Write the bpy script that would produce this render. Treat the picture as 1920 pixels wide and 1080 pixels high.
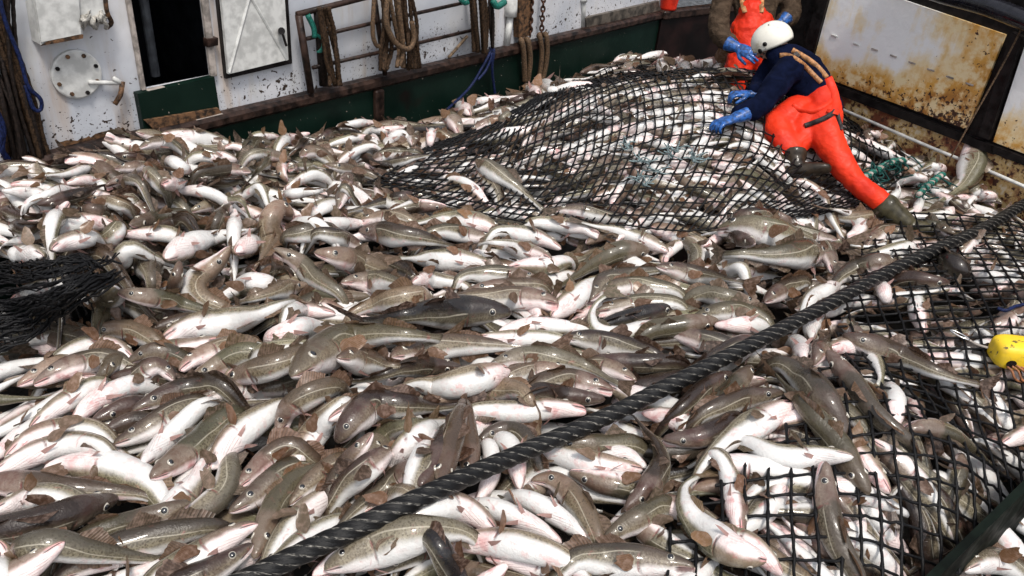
import bpy, math, random
import numpy as np
from mathutils import Vector

for o in list(bpy.data.objects):
    bpy.data.objects.remove(o)
SC = bpy.context.scene
rng = np.random.default_rng(11)
random.seed(4)

# ---------------------------------------------------------------- camera
FPX = 1490.0; CX, CY = 960.0, 540.0
ROLL = math.radians(5.339); DOWN = math.radians(31.754)
CAMH = 2.70
F = np.array([0, math.cos(DOWN), -math.sin(DOWN)])
U0 = np.array([0, math.sin(DOWN), math.cos(DOWN)]); R0 = np.array([1., 0, 0])
RR = math.cos(ROLL) * R0 + math.sin(ROLL) * U0
UU = -math.sin(ROLL) * R0 + math.cos(ROLL) * U0
CAM = np.array([0, 0, CAMH])
def ray(x, y):
    return F + RR * ((x - CX) / FPX) - UU * ((y - CY) / FPX)
def at_z(x, y, z):
    v = ray(x, y); return CAM + v * ((z - CAMH) / v[2])
def at_w(x, y, w):
    return CAM + ray(x, y) * w
def proj(p):
    q = np.asarray(p) - CAM; w = q @ F
    return np.array([CX + FPX * (q @ RR) / w, CY - FPX * (q @ UU) / w])
cam_d = bpy.data.cameras.new('camera'); cam = bpy.data.objects.new('camera', cam_d)
SC.collection.objects.link(cam)
cam_d.sensor_width = 36.0; cam_d.lens = 36.0 * FPX / 1920.0
cam_d.clip_start = 0.05; cam_d.clip_end = 3000
from mathutils import Matrix
cam.matrix_world = Matrix(((RR[0], UU[0], -F[0], 0), (RR[1], UU[1], -F[1], 0), (RR[2], UU[2], -F[2], CAMH), (0, 0, 0, 1)))
SC.camera = cam

# ---------------------------------------------------------------- light
SUN_EL, SUN_AZ = math.radians(64), math.radians(160)     # azimuth measured from +Y towards +X
w = bpy.data.worlds.new('World'); SC.world = w; w.use_nodes = True
nt = w.node_tree; nt.nodes.clear()
sky = nt.nodes.new('ShaderNodeTexSky'); sky.sky_type = 'NISHITA'; sky.sun_disc = False
sky.sun_elevation = SUN_EL; sky.sun_rotation = SUN_AZ
sky.air_density = 1.0; sky.dust_density = 3.0
hs = nt.nodes.new('ShaderNodeHueSaturation'); hs.inputs['Saturation'].default_value = 0.36
bg = nt.nodes.new('ShaderNodeBackground'); bg.inputs['Strength'].default_value = 0.11
ow = nt.nodes.new('ShaderNodeOutputWorld')
nt.links.new(sky.outputs[0], hs.inputs['Color']); nt.links.new(hs.outputs[0], bg.inputs['Color']); nt.links.new(bg.outputs[0], ow.inputs['Surface'])
sl = bpy.data.lights.new('sun', 'SUN'); sl.energy = 1.4; sl.angle = math.radians(10); sl.color = (1.0, 0.94, 0.86)
so = bpy.data.objects.new('sun', sl); SC.collection.objects.link(so)
sd = Vector((math.sin(SUN_AZ) * math.cos(SUN_EL), math.cos(SUN_AZ) * math.cos(SUN_EL), math.sin(SUN_EL)))
so.rotation_euler = sd.to_track_quat('Z', 'Y').to_euler()
SC.view_settings.view_transform = 'Standard'; SC.view_settings.look = 'None'
SC.view_settings.exposure = 0.95; SC.view_settings.gamma = 1.0

# ---------------------------------------------------------------- helpers
def link(o, parent=None):
    SC.collection.objects.link(o)
    if parent is not None: o.parent = parent
    return o
def mesh_obj(name, V, faces, mat, parent=None, uv=None, col=None, smooth=True, loc=None, mids=None):
    """faces: int array (n,4) or list of tuples"""
    V = np.asarray(V, dtype=np.float64)
    if loc is not None: V = V - np.asarray(loc)
    me = bpy.data.meshes.new(name)
    if isinstance(faces, np.ndarray):
        n = len(faces); k = faces.shape[1]
        me.vertices.add(len(V)); me.vertices.foreach_set('co', V.astype(np.float32).ravel())
        me.loops.add(n * k); me.loops.foreach_set('vertex_index', faces.astype(np.int32).ravel())
        me.polygons.add(n); me.polygons.foreach_set('loop_start', np.arange(0, n * k, k, dtype=np.int32))
        me.update(calc_edges=True)
    else:
        me.from_pydata([tuple(v) for v in V], [], [tuple(int(i) for i in f) for f in faces]); me.update()
    if uv is not None:
        li = np.empty(len(me.loops), dtype=np.int32); me.loops.foreach_get('vertex_index', li)
        lay = me.uv_layers.new(name='UVMap'); lay.data.foreach_set('uv', np.asarray(uv, dtype=np.float32)[li].ravel())
    if col is not None:
        ca = me.color_attributes.new('fc', 'FLOAT_COLOR', 'POINT'); ca.data.foreach_set('color', np.asarray(col, dtype=np.float32).ravel())
    mats = mat if isinstance(mat, (list, tuple)) else [mat]
    for m in mats: me.materials.append(m)
    if mids is not None: me.polygons.foreach_set('material_index', np.asarray(mids, dtype=np.int32))
    if smooth: me.polygons.foreach_set('use_smooth', np.ones(len(me.polygons), dtype=bool))
    o = bpy.data.objects.new(name, me); link(o, parent)
    return o
def tag(o, label=None, cat=None, group=None, kind=None):
    if label: o['label'] = label
    if cat: o['category'] = cat
    if group: o['group'] = group
    if kind: o['kind'] = kind
    return o
def thing(name, loc, label, cat, group=None):
    o = bpy.data.objects.new(name, None); o.empty_display_size = 0.1; o.location = tuple(float(c) for c in loc); link(o)
    return tag(o, label, cat, group)
class MB:
    """collects quads/tris/ngons, then links them as one mesh"""
    def __init__(s): s.v = []; s.f = []; s.uv = []
    def add(s, V, Fc, uv=None):
        b = len(s.v); s.v.extend([np.asarray(p, dtype=float) for p in V]); s.f.extend([tuple(i + b for i in f) for f in Fc])
        s.uv.extend(list(uv) if uv is not None else [(0, 0)] * len(V)); return s
    def box(s, c, ax, half, bev=0.0):
        """c centre, ax 3 unit axes, half sizes; chamfered by bev"""
        c = np.asarray(c, float); ax = [np.asarray(a, float) for a in ax]
        if bev <= 0:
            V = [c + ax[0]*half[0]*i + ax[1]*half[1]*j + ax[2]*half[2]*k for i in (-1, 1) for j in (-1, 1) for k in (-1, 1)]
            return s.add(V, [(0,1,3,2),(4,6,7,5),(0,4,5,1),(2,3,7,6),(0,2,6,4),(1,5,7,3)])
        V = []; idx = {}
        for i in (-1, 1):
            for j in (-1, 1):
                for k in (-1, 1):
                    for m in range(3):
                        h = [half[q] - (0 if q == m else bev) for q in range(3)]
                        idx[(i, j, k, m)] = len(V); V.append(c + ax[0]*h[0]*i + ax[1]*h[1]*j + ax[2]*h[2]*k)
        Fc = []
        for m in range(3):
            a, b = [q for q in range(3) if q != m]
            for sg in (-1, 1):
                q = []
                for (p, r) in ((-1,-1),(1,-1),(1,1),(-1,1)):
                    t = [0,0,0]; t[m] = sg; t[a] = p; t[b] = r; q.append(idx[(t[0],t[1],t[2],m)])
                Fc.append(tuple(q))
        for m in range(3):
            a, b = [q for q in range(3) if q != m]
            for p in (-1, 1):
                for r in (-1, 1):
                    q = []
                    for sg in (-1, 1):
                        t = [0,0,0]; t[m] = sg; t[a] = p; t[b] = r
                        q.append((idx[(t[0],t[1],t[2],a)], idx[(t[0],t[1],t[2],b)]))
                    Fc.append((q[0][0], q[0][1], q[1][1], q[1][0]))
        for i in (-1, 1):
            for j in (-1, 1):
                for k in (-1, 1): Fc.append(tuple(idx[(i, j, k, m)] for m in range(3)))
        return s.add(V, Fc)
    def tube(s, P, r, n=8, cap=True):
        V, Fc, uv = tube_arrays(P, r, n, cap); return s.add(V, [tuple(f) for f in Fc], uv)
    def build(s, name, mat, parent=None, smooth=False, loc=None):
        V = np.array(s.v)
        return mesh_obj(name, V, s.f, mat, parent, uv=s.uv, smooth=smooth, loc=loc)
def smooth_path(P, n=40, closed=False):
    P = np.asarray(P, float)
    if len(P) == 2: return P[0] + (P[1] - P[0]) * np.linspace(0, 1, n)[:, None]
    Q = np.vstack([2*P[0]-P[1], P, 2*P[-1]-P[-2]])
    out = []; m = len(P) - 1; per = max(2, int(math.ceil(n * 3 / m)))
    for i in range(m):
        p0, p1, p2, p3 = Q[i:i+4]
        t = np.linspace(0, 1, per, endpoint=False)[:, None]
        out.append(0.5 * (2*p1 + (p2-p0)*t + (2*p0-5*p1+4*p2-p3)*t**2 + (3*p1-p0-3*p2+p3)*t**3))
    out.append(P[-1:]); A = np.vstack(out)
    return resample(A, n)
def resample(A, n, us=None):
    d = np.r_[0, np.cumsum(np.linalg.norm(np.diff(A, axis=0), axis=1))]
    t = (np.linspace(0, 1, n) if us is None else np.asarray(us)) * d[-1]
    return np.stack([np.interp(t, d, A[:, k]) for k in range(A.shape[1])], 1)
def unit(a):
    a = np.asarray(a, float); return a / (np.linalg.norm(a, axis=-1, keepdims=True) + 1e-12)
def frames(P):
    T = unit(np.gradient(P, axis=0)); N = np.zeros_like(P)
    n0 = np.cross(T[0], [0, 0, 1.0]);
    if np.linalg.norm(n0) < 1e-3: n0 = np.cross(T[0], [0, 1.0, 0])
    N[0] = unit(n0)
    for i in range(1, len(P)):
        v = N[i-1] - T[i] * (N[i-1] @ T[i]); N[i] = unit(v)
    return T, N, np.cross(T, N)
def tube_arrays(P, r, n=8, cap=True, lobes=0, lobe_amp=0.0, twist=0.0):
    P = np.asarray(P, float); m = len(P); r = np.broadcast_to(np.asarray(r, float), (m,))
    T, N, B = frames(P)
    d = np.r_[0, np.cumsum(np.linalg.norm(np.diff(P, axis=0), axis=1))]
    a = np.linspace(0, 2*math.pi, n, endpoint=False)
    A = np.broadcast_to(a, (m, n)); tw = (d * twist)[:, None]
    rad = r[:, None] * np.ones((m, n))
    if lobes: rad = rad * (1 - lobe_amp + lobe_amp * np.abs(np.cos((A - tw) * lobes / 2)) ** 0.7)
    V = P[:, None, :] + rad[..., None] * (np.cos(A)[..., None] * N[:, None, :] + np.sin(A)[..., None] * B[:, None, :])
    V = V.reshape(-1, 3)
    i = np.arange(m - 1)[:, None] * n; j = np.arange(n)[None, :]; j2 = (j + 1) % n
    Fc = np.stack([i + j, i + n + j, i + n + j2, i + j2], -1).reshape(-1, 4).tolist()
    uv = np.stack([np.broadcast_to(d[:, None], (m, n)), ((A - tw) / (2*math.pi))], -1).reshape(-1, 2)
    if cap: Fc.append(list(range(n))[::1]); Fc.append(list(range((m-1)*n, m*n))[::-1])
    return V, Fc, uv

# ---------------------------------------------------------------- materials
class NB:
    def __init__(s, name):
        s.m = bpy.data.materials.new(name); s.m.use_nodes = True; s.t = s.m.node_tree; s.t.nodes.clear()
        s.out = s.n('ShaderNodeOutputMaterial'); s.b = s.n('ShaderNodeBsdfPrincipled'); s.l(s.b.outputs[0], s.out.inputs['Surface'])
    def n(s, t, **k):
        x = s.t.nodes.new(t)
        for a, v in k.items(): setattr(x, a, v)
        return x
    def l(s, a, b): s.t.links.new(a, b)
    def put(s, sock, v):
        if hasattr(v, 'links') or isinstance(v, bpy.types.NodeSocket): s.l(v, sock)
        else: sock.default_value = v
    def math(s, op, a, b=None, c=None, clamp=False):
        x = s.n('ShaderNodeMath', operation=op); x.use_clamp = clamp
        s.put(x.inputs[0], a)
        if b is not None: s.put(x.inputs[1], b)
        if c is not None: s.put(x.inputs[2], c)
        return x.outputs[0]
    def step(s, v, lo, hi, a=0.0, b=1.0):
        x = s.n('ShaderNodeMapRange', interpolation_type='SMOOTHSTEP')
        for i, q in enumerate((v, lo, hi, a, b)): s.put(x.inputs[i], q)
        return x.outputs[0]
    def mix(s, f, a, b, mode='MIX'):
        x = s.n('ShaderNodeMix', data_type='RGBA', blend_type=mode); x.clamp_factor = True
        s.put(x.inputs[0], f); s.put(x.inputs[6], c4(a)); s.put(x.inputs[7], c4(b)); return x.outputs[2]
    def noise(s, scale, detail=3, vec=None, rough=0.55, dist=0.0, dim='3D'):
        x = s.n('ShaderNodeTexNoise'); x.inputs['Scale'].default_value = scale; x.inputs['Detail'].default_value = detail
        x.inputs['Roughness'].default_value = rough; x.inputs['Distortion'].default_value = dist
        if vec is not None: s.l(vec, x.inputs['Vector'])
        return x.outputs['Fac']
    def pos(s): return s.n('ShaderNodeNewGeometry').outputs['Position']
    def obj(s): return s.n('ShaderNodeTexCoord').outputs['Object']
    def scale(s, vec, sc):
        x = s.n('ShaderNodeMapping'); s.l(vec, x.inputs[0]); x.inputs['Scale'].default_value = sc; return x.outputs[0]
    def bump(s, h, strength=0.3, dist=0.01, normal=None):
        x = s.n('ShaderNodeBump'); x.inputs['Strength'].default_value = strength; x.inputs['Distance'].default_value = dist
        s.l(h, x.inputs['Height'])
        if normal is not None: s.l(normal, x.inputs['Normal'])
        return x.outputs[0]
    def set(s, **k):
        names = dict(col='Base Color', rough='Roughness', metal='Metallic', normal='Normal', coat='Coat Weight', coatr='Coat Roughness', spec='Specular IOR Level', sss='Subsurface Weight', trans='Transmission Weight', sheen='Sheen Weight')
        for a, v in k.items():
            if a == 'col': v = c4(v)
            s.put(s.b.inputs[names[a]], v)
        return s
def c4(c):
    return (c[0], c[1], c[2], 1.0) if isinstance(c, (tuple, list)) and len(c) == 3 else c
def simple(name, col, rough=0.5, var=0.25, nscale=18, bump=0.15, bdist=0.004, coat=0.0, metal=0.0, dark=None, spec=None):
    if spec is None: spec = 0.18 if max(col) < 0.08 else 0.4
    b = NB(name); p = b.pos(); f = b.noise(nscale, 4, p)
    d = dark or tuple(c * (1 - var * 1.6) for c in col); hi = tuple(min(1, c * (1 + var * 0.6)) for c in col)
    c = b.mix(b.step(f, 0.35, 0.65), d, hi)
    b.set(col=c, rough=b.step(b.noise(nscale * 2.3, 3, p), 0.3, 0.7, max(0.05, rough - 0.12), min(1, rough + 0.12)), coat=coat, metal=metal, spec=spec)
    if bump: b.set(normal=b.bump(b.noise(nscale * 3, 4, p), bump, bdist))
    return b.m
M = {}
def fish_skin():
    b = NB('cod_skin'); uvn = b.n('ShaderNodeUVMap'); sx = b.n('ShaderNodeSeparateXYZ'); b.l(uvn.outputs[0], sx.inputs[0])
    u, v = sx.outputs[0], sx.outputs[1]
    att = b.n('ShaderNodeAttribute', attribute_name='fc'); back = att.outputs['Color']; pk = att.outputs['Alpha']
    p = b.pos()
    n1 = b.noise(9, 3, p); n2 = b.noise(38, 4, p); n3 = b.noise(150, 2, p); n4 = b.noise(22, 5, p, 0.65)
    vv = b.math('ADD', v, b.math('MULTIPLY', b.math('SUBTRACT', n1, 0.5), 0.16))
    vv = b.math('ADD', vv, b.math('MULTIPLY', b.math('SUBTRACT', n2, 0.5), 0.07))
    belly = b.step(vv, 0.50, 0.66)
    flank = b.step(vv, 0.20, 0.56)
    c = b.mix(b.math('MULTIPLY', flank, 0.8), back, b.mix(0.66, back, (0.37, 0.325, 0.225)))
    # mottled spots
    vo = b.n('ShaderNodeTexVoronoi'); vo.inputs['Scale'].default_value = 95; b.l(p, vo.inputs['Vector'])
    spot = b.math('MULTIPLY', b.step(b.math('ADD', vo.outputs['Distance'], b.math('MULTIPLY', n4, 0.6)), 0.72, 0.50), b.step(vv, 0.72, 0.5))
    c = b.mix(b.math('MULTIPLY', spot, 0.6), c, (0.035, 0.026, 0.016))
    fm = b.noise(120, 2, p, 0.5); fl = b.math('MULTIPLY', b.step(fm, 0.50, 0.60), b.math('MULTIPLY', b.step(vv, 0.10, 0.30), b.step(vv, 0.70, 0.52)))
    c = b.mix(b.math('MULTIPLY', fl, 0.55), c, b.mix(0.5, back, (0.05, 0.036, 0.02)))
    c = b.mix(b.math('MULTIPLY', b.step(b.noise(17, 4, p, 0.6), 0.5, 0.66), 0.4), c, b.mix(0.5, back, (0.02, 0.014, 0.012)))
    c = b.mix(b.math('MULTIPLY', b.step(n4, 0.45, 0.7), 0.4), c, b.mix(0.6, back, (0.05, 0.03, 0.028)))
    c = b.mix(b.math('MULTIPLY', b.step(vv, 0.26, 0.04), 0.7), c, b.mix(0.5, back, (0.020, 0.014, 0.010)))
    # lateral line
    ll = b.math('SUBTRACT', 0.42, b.step(u, 0.55, 0.30, 0.0, 0.10))
    dl = b.math('ABSOLUTE', b.math('SUBTRACT', v, b.math('ADD', ll, b.math('MULTIPLY', b.math('SUBTRACT', n1, 0.5), 0.03))))
    c = b.mix(b.math('MULTIPLY', b.step(dl, 0.020, 0.006), b.math('MULTIPLY', b.step(u, 0.24, 0.30), 0.48)), c, (0.50, 0.46, 0.37))
    bel = b.mix(b.math('MULTIPLY', b.step(n2, 0.5, 0.75), 0.35), (0.62, 0.615, 0.60), (0.52, 0.40, 0.37))
    c = b.mix(belly, c, bel)
    # head
    gl = b.math('ADD', 0.225, b.math('MULTIPLY', b.math('SINE', b.math('MULTIPLY', v, 3.1416)), 0.035))
    gd = b.math('SUBTRACT', u, gl)
    head = b.step(b.math('ADD', gd, b.math('MULTIPLY', b.math('SUBTRACT', n4, 0.5), 0.09)), 0.02, -0.03)
    pinkc = b.mix(b.step(n4, 0.4, 0.65), b.mix(0.5, back, (0.42, 0.30, 0.26)), b.mix(0.35, back, (0.30, 0.12, 0.11)))
    hb = b.mix(belly, pinkc, b.mix(b.math('MULTIPLY', b.step(n4, 0.46, 0.70), b.step(n1, 0.35, 0.6)), (0.78, 0.66, 0.64), (0.56, 0.25, 0.25)))
    c = b.mix(b.math('MULTIPLY', head, b.math('MULTIPLY', pk, b.step(v, 0.2, 0.75, 0.5, 1.0))), c, hb)
    # gill slit and folds under the jaw
    c = b.mix(b.math('MULTIPLY', b.math('MULTIPLY', b.step(b.math('ABSOLUTE', gd), 0.009, 0.002), b.math('MULTIPLY', b.step(v, 0.28, 0.42), b.step(v, 0.84, 0.66))), b.step(n2, 0.40, 0.56, 0.15, 0.8)), c, (0.15, 0.045, 0.04))
    wv = b.math('SINE', b.math('MULTIPLY', b.math('ADD', v, b.math('MULTIPLY', u, 1.4)), 75.0))
    fold = b.math('MULTIPLY', b.math('MULTIPLY', b.step(wv, 0.5, 1.0), b.step(v, 0.72, 0.80)), b.math('MULTIPLY', b.step(u, 0.23, 0.2), b.step(u, 0.06, 0.09)))
    c = b.mix(b.math('MULTIPLY', fold, b.step(n2, 0.42, 0.62, 0.0, 0.26)), c, (0.55, 0.27, 0.27))
    # mouth line
    ml = b.math('ABSOLUTE', b.math('SUBTRACT', v, b.math('ADD', 0.60, b.math('MULTIPLY', u, 0.3))))
    mo = b.math('MULTIPLY', b.step(ml, 0.040, 0.012), b.step(u, 0.088, 0.06))
    c = b.mix(b.math('MULTIPLY', mo, 0.85), c, (0.085, 0.025, 0.022))
    lip = b.math('MULTIPLY', b.step(b.math('ABSOLUTE', b.math('SUBTRACT', ml, 0.075)), 0.04, 0.01), b.step(u, 0.08, 0.06))
    c = b.mix(b.math('MULTIPLY', lip, b.math('ADD', 0.25, b.math('MULTIPLY', pk, 0.5))), c, (0.68, 0.33, 0.33))
    # scrapes of blood
    c = b.mix(b.math('MULTIPLY', b.step(b.noise(14, 6, p, 0.7, 1.5), 0.60, 0.72), b.step(vv, 0.2, 0.6, 0.12, 0.6)), c, (0.40, 0.10, 0.10))
    c = b.mix(b.math('MULTIPLY', b.math('MULTIPLY', b.step(n1, 0.50, 0.66), b.step(n2, 0.45, 0.6)), b.math('MULTIPLY', b.math('MULTIPLY', pk, belly), 0.5)), c, (0.62, 0.30, 0.29))
    # tail base darkens
    c = b.mix(b.math('MULTIPLY', b.step(u, 0.86, 1.0), 0.55), c, back)
    h = b.math('ADD', b.math('MULTIPLY', n3, 0.30), b.math('MULTIPLY', n4, 0.9))
    h = b.math('SUBTRACT', h, b.math('MULTIPLY', b.math('MULTIPLY', b.step(b.math('ABSOLUTE', gd), 0.014, 0.0), b.math('MULTIPLY', b.step(v, 0.26, 0.42), b.step(v, 0.86, 0.66))), 0.8))
    h = b.math('SUBTRACT', h, b.math('MULTIPLY', fold, 0.3))
    h = b.math('SUBTRACT', h, b.math('MULTIPLY', mo, 2.0))
    b.set(col=c, rough=b.step(n4, 0.3, 0.7, 0.20, 0.42), coat=0.42, coatr=0.045, spec=0.3, normal=b.bump(h, 0.75, 0.008))
    return b.m
def fin_mat():
    b = NB('fin_skin'); uvn = b.n('ShaderNodeUVMap'); sx = b.n('ShaderNodeSeparateXYZ'); b.l(uvn.outputs[0], sx.inputs[0])
    att = b.n('ShaderNodeAttribute', attribute_name='fc')
    rays = b.math('SINE', b.math('MULTIPLY', sx.outputs[1], 70.0)); r2 = b.step(rays, -0.3, 0.9)
    n = b.noise(60, 3, b.pos())
    c = b.mix(b.math('MULTIPLY', r2, 0.6), att.outputs['Color'], b.mix(0.75, att.outputs['Color'], (0.03, 0.018, 0.013)))
    c = b.mix(b.math('MULTIPLY', b.step(n, 0.4, 0.7), 0.35), c, (0.5, 0.35, 0.28))
    b.set(col=c, rough=0.35, coat=0.3, coatr=0.15, normal=b.bump(r2, 0.5, 0.003)); 
    tr = b.n('ShaderNodeBsdfTranslucent'); b.l(c, tr.inputs[0]); ms = b.n('ShaderNodeMixShader'); ms.inputs[0].default_value = 0.38
    b.l(b.b.outputs[0], ms.inputs[1]); b.l(tr.outputs[0], ms.inputs[2]); b.l(ms.outputs[0], b.out.inputs['Surface'])
    return b.m
def eye_mat():
    b = NB('cod_eye'); uvn = b.n('ShaderNodeUVMap'); sx = b.n('ShaderNodeSeparateXYZ'); b.l(uvn.outputs[0], sx.inputs[0]); a = sx.outputs[0]
    c = b.mix(b.step(a, 0.44, 0.50), (0.01, 0.01, 0.012), (0.42, 0.39, 0.33)); c = b.mix(b.step(a, 0.66, 0.82), c, (0.10, 0.075, 0.055))
    b.set(col=c, rough=0.08, coat=1.0, coatr=0.03); return b.m
M['skin'] = fish_skin(); M['fin'] = fin_mat(); M['eye'] = eye_mat()
M['net'] = simple('black_net_twine', (0.006, 0.006, 0.007), 0.5, 0.5, 120, 0.6, 0.002)
def wallpaint():
    b = NB('chipped_white_paint'); p = b.pos()
    c = b.mix(b.step(b.noise(1.6, 4, p), 0.35, 0.7), (0.44, 0.46, 0.50), (0.60, 0.60, 0.62))
    c = b.mix(b.math('MULTIPLY', b.step(b.noise(7, 5, b.scale(p, (1, 1, .35))), 0.55, 0.75), 0.5), c, (0.44, 0.42, 0.36))
    c = b.mix(b.math('MULTIPLY', b.step(b.noise(3.6, 6, b.scale(p, (1, 1, .10)), 0.62), 0.54, 0.68), 0.55), c, (0.38, 0.24, 0.12))
    z = b.n('ShaderNodeSeparateXYZ'); b.l(p, z.inputs[0]); low = b.step(z.outputs[2], 1.5, 0.9)
    big = b.noise(2.1, 2, p)
    thr = b.math('SUBTRACT', 0.735, b.math('ADD', b.math('MULTIPLY', low, 0.10), b.math('MULTIPLY', b.step(big, 0.5, 0.7), 0.055)))
    ch = b.noise(26, 3, p, 0.5, 0.4); ch2 = b.noise(75, 3, p, 0.6); chip = b.math('MAXIMUM', b.step(b.math('SUBTRACT', ch, thr), 0.0, 0.012), b.step(b.math('SUBTRACT', ch2, thr), 0.0, 0.015))
    c = b.mix(chip, c, (0.035, 0.022, 0.016))
    b.set(col=c, rough=0.42, normal=b.bump(b.math('SUBTRACT', b.noise(5, 4, p), b.math('MULTIPLY', chip, 0.5)), 0.35, 0.02)); return b.m
M['wall'] = wallpaint()
def rustpanel():
    b = NB('rusty_white_panel'); p = b.pos(); o = b.obj()
    z = b.n('ShaderNodeSeparateXYZ'); b.l(p, z.inputs[0])
    ux = b.n('ShaderNodeUVMap'); us = b.n('ShaderNodeSeparateXYZ'); b.l(ux.outputs[0], us.inputs[0])   # u along, v up
    n1 = b.noise(3.0, 6, p, 0.62); n2 = b.noise(11, 6, p, 0.65); n3 = b.noise(34, 4, p, 0.6); st = b.noise(9, 4, b.scale(p, (1, 1, 0.12)))
    edge = b.math('ADD', b.step(us.outputs[1], 0.45, 0.0), b.step(us.outputs[0], 0.45, 1.0, 0.0, 0.75))
    d = b.math('ADD', b.math('MULTIPLY', edge, 0.38), b.math('ADD', b.math('MULTIPLY', n1, 0.6), b.math('MULTIPLY', st, 0.35)))
    c = b.mix(b.step(d, 0.49, 0.64), (0.78, 0.78, 0.78), (0.74, 0.60, 0.36))
    c = b.mix(b.math('MULTIPLY', b.step(d, 0.55, 0.74), b.step(n2, 0.36, 0.58)), c, (0.60, 0.31, 0.06))
    c = b.mix(b.math('MULTIPLY', b.step(d, 0.74, 0.95), b.step(n2, 0.4, 0.6)), c, (0.34, 0.14, 0.03))
    thr = b.math('SUBTRACT', 0.74, b.math('MULTIPLY', edge, 0.13))
    pit = b.step(b.math('SUBTRACT', b.math('ADD', b.math('MULTIPLY', n3, 0.75), b.math('MULTIPLY', n2, 0.32)), thr), -0.005, 0.012)
    c = b.mix(pit, c, (0.05, 0.018, 0.01))
    b.set(col=c, rough=0.45, normal=b.bump(b.math('SUBTRACT', n2, pit), 0.5, 0.01)); return b.m
M['rustpanel'] = rustpanel()
def rustdark():
    b = NB('heavy_rust_strip'); p = b.pos(); n1 = b.noise(4, 6, p, 0.65); n2 = b.noise(26, 5, p, 0.6)
    c = b.mix(b.step(n1, 0.46, 0.56), (0.50, 0.34, 0.14), (0.16, 0.045, 0.02))
    c = b.mix(b.step(n2, 0.54, 0.60), c, (0.05, 0.015, 0.01)); c = b.mix(b.math('MULTIPLY', b.step(n1, 0.5, 0.4), b.step(n2, 0.5, 0.4)), c, (0.58, 0.50, 0.36))
    b.set(col=c, rough=0.45, normal=b.bump(n2, 0.6, 0.01)); return b.m
M['rustdark'] = rustdark()
def greensteel():
    b = NB('dark_green_steel'); p = b.pos(); z = b.n('ShaderNodeSeparateXYZ'); b.l(p, z.inputs[0])
    c = b.mix(b.step(b.noise(2.5, 4, p), 0.4, 0.65), (0.0018, 0.0095, 0.0062), (0.0035, 0.013, 0.009))
    c = b.mix(b.step(b.noise(1.4, 5, p, 0.6), 0.60, 0.70), c, (0.010, 0.005, 0.004))
    c = b.mix(b.step(b.noise(45, 3, p), 0.72, 0.74), c, (0.35, 0.30, 0.26))
    b.set(col=c, rough=0.5, spec=0.15, normal=b.bump(b.noise(4, 3, p), 0.4, 0.02)); return b.m
M['green'] = greensteel()
M['rail'] = simple('rusty_brown_rail', (0.030, 0.017, 0.013), 0.45, 0.5, 14, 0.5, 0.006)
M['black'] = simple('black_grease_steel', (0.012, 0.010, 0.010), 0.4, 0.4, 14, 0.4, 0.005)
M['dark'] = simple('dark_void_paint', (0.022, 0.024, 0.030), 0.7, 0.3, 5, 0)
M['deck'] = simple('wet_steel_deck', (0.03, 0.028, 0.026), 0.35, 0.4, 6, 0.3)
M['whitepaint'] = simple('white_fitting_paint', (0.55, 0.55, 0.53), 0.4, 0.15, 16, 0.2)
M['rustspot'] = simple('flaking_rust', (0.11, 0.055, 0.025), 0.7, 0.55, 30, 0.6, 0.006)
M['brownrope'] = simple('tarred_brown_rope', (0.045, 0.0252, 0.0132), 0.75, 0.5, 90, 0.8, 0.004)
M['tanrope'] = simple('tan_rope', (0.1105, 0.065, 0.0338), 0.75, 0.4, 90, 0.8, 0.004)
M['darkrope'] = simple('dark_wet_rope', (0.0168, 0.0108, 0.0084), 0.6, 0.5, 90, 0.8, 0.004)
M['blue'] = simple('navy_rope', (0.008, 0.015, 0.062), 0.5, 0.4, 90, 0.6, 0.003)
M['teal'] = simple('teal_twine', (0.008, 0.13, 0.10), 0.55, 0.35, 110, 0.6, 0.003)
M['greytwine'] = simple('grey_green_twine', (0.18, 0.24, 0.25), 0.6, 0.4, 110, 0.6, 0.003)
M['chain'] = simple('rusty_chain', (0.075, 0.035, 0.022), 0.55, 0.5, 60, 0.6, 0.004, metal=0.3)
M['grey'] = simple('pale_grey_edge', (0.33, 0.29, 0.26), 0.5, 0.3, 20, 0.3)
M['wood'] = simple('old_wood_stick', (0.22, 0.15, 0.09), 0.7, 0.3, 40, 0.4)
M['red'] = simple('red_plastic', (0.62, 0.03, 0.012), 0.35, 0.2, 10, 0.1)
M['glove'] = simple('blue_rubber_glove', (0.014, 0.085, 0.30), 0.38, 0.4, 40, 0.4, 0.003, coat=0.2)
M['boot'] = simple('brown_green_rubber_boot', (0.060, 0.052, 0.030), 0.38, 0.35, 12, 0.2, coat=0.2)
M['darkboot'] = simple('dark_brown_boot', (0.030, 0.021, 0.014), 0.4, 0.4, 14, 0.3, coat=0.15)
M['helmet'] = NB('scuffed_white_helmet').m
def helm():
    m = M['helmet']; b = NB('helmet_shell'); p = b.pos()
    c = b.mix(b.step(b.noise(9, 5, p, 0.6), 0.5, 0.72), (0.72, 0.70, 0.62), (0.42, 0.38, 0.27))
    c = b.mix(b.step(b.noise(38, 4, b.scale(p, (1, .3, 1))), 0.69, 0.72), c, (0.05, 0.05, 0.05))
    b.set(col=c, rough=0.35, coat=0.3, normal=b.bump(b.noise(20, 3, p), 0.15, 0.004)); return b.m
bpy.data.materials.remove(M['helmet']); M['helmet'] = helm()
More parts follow.
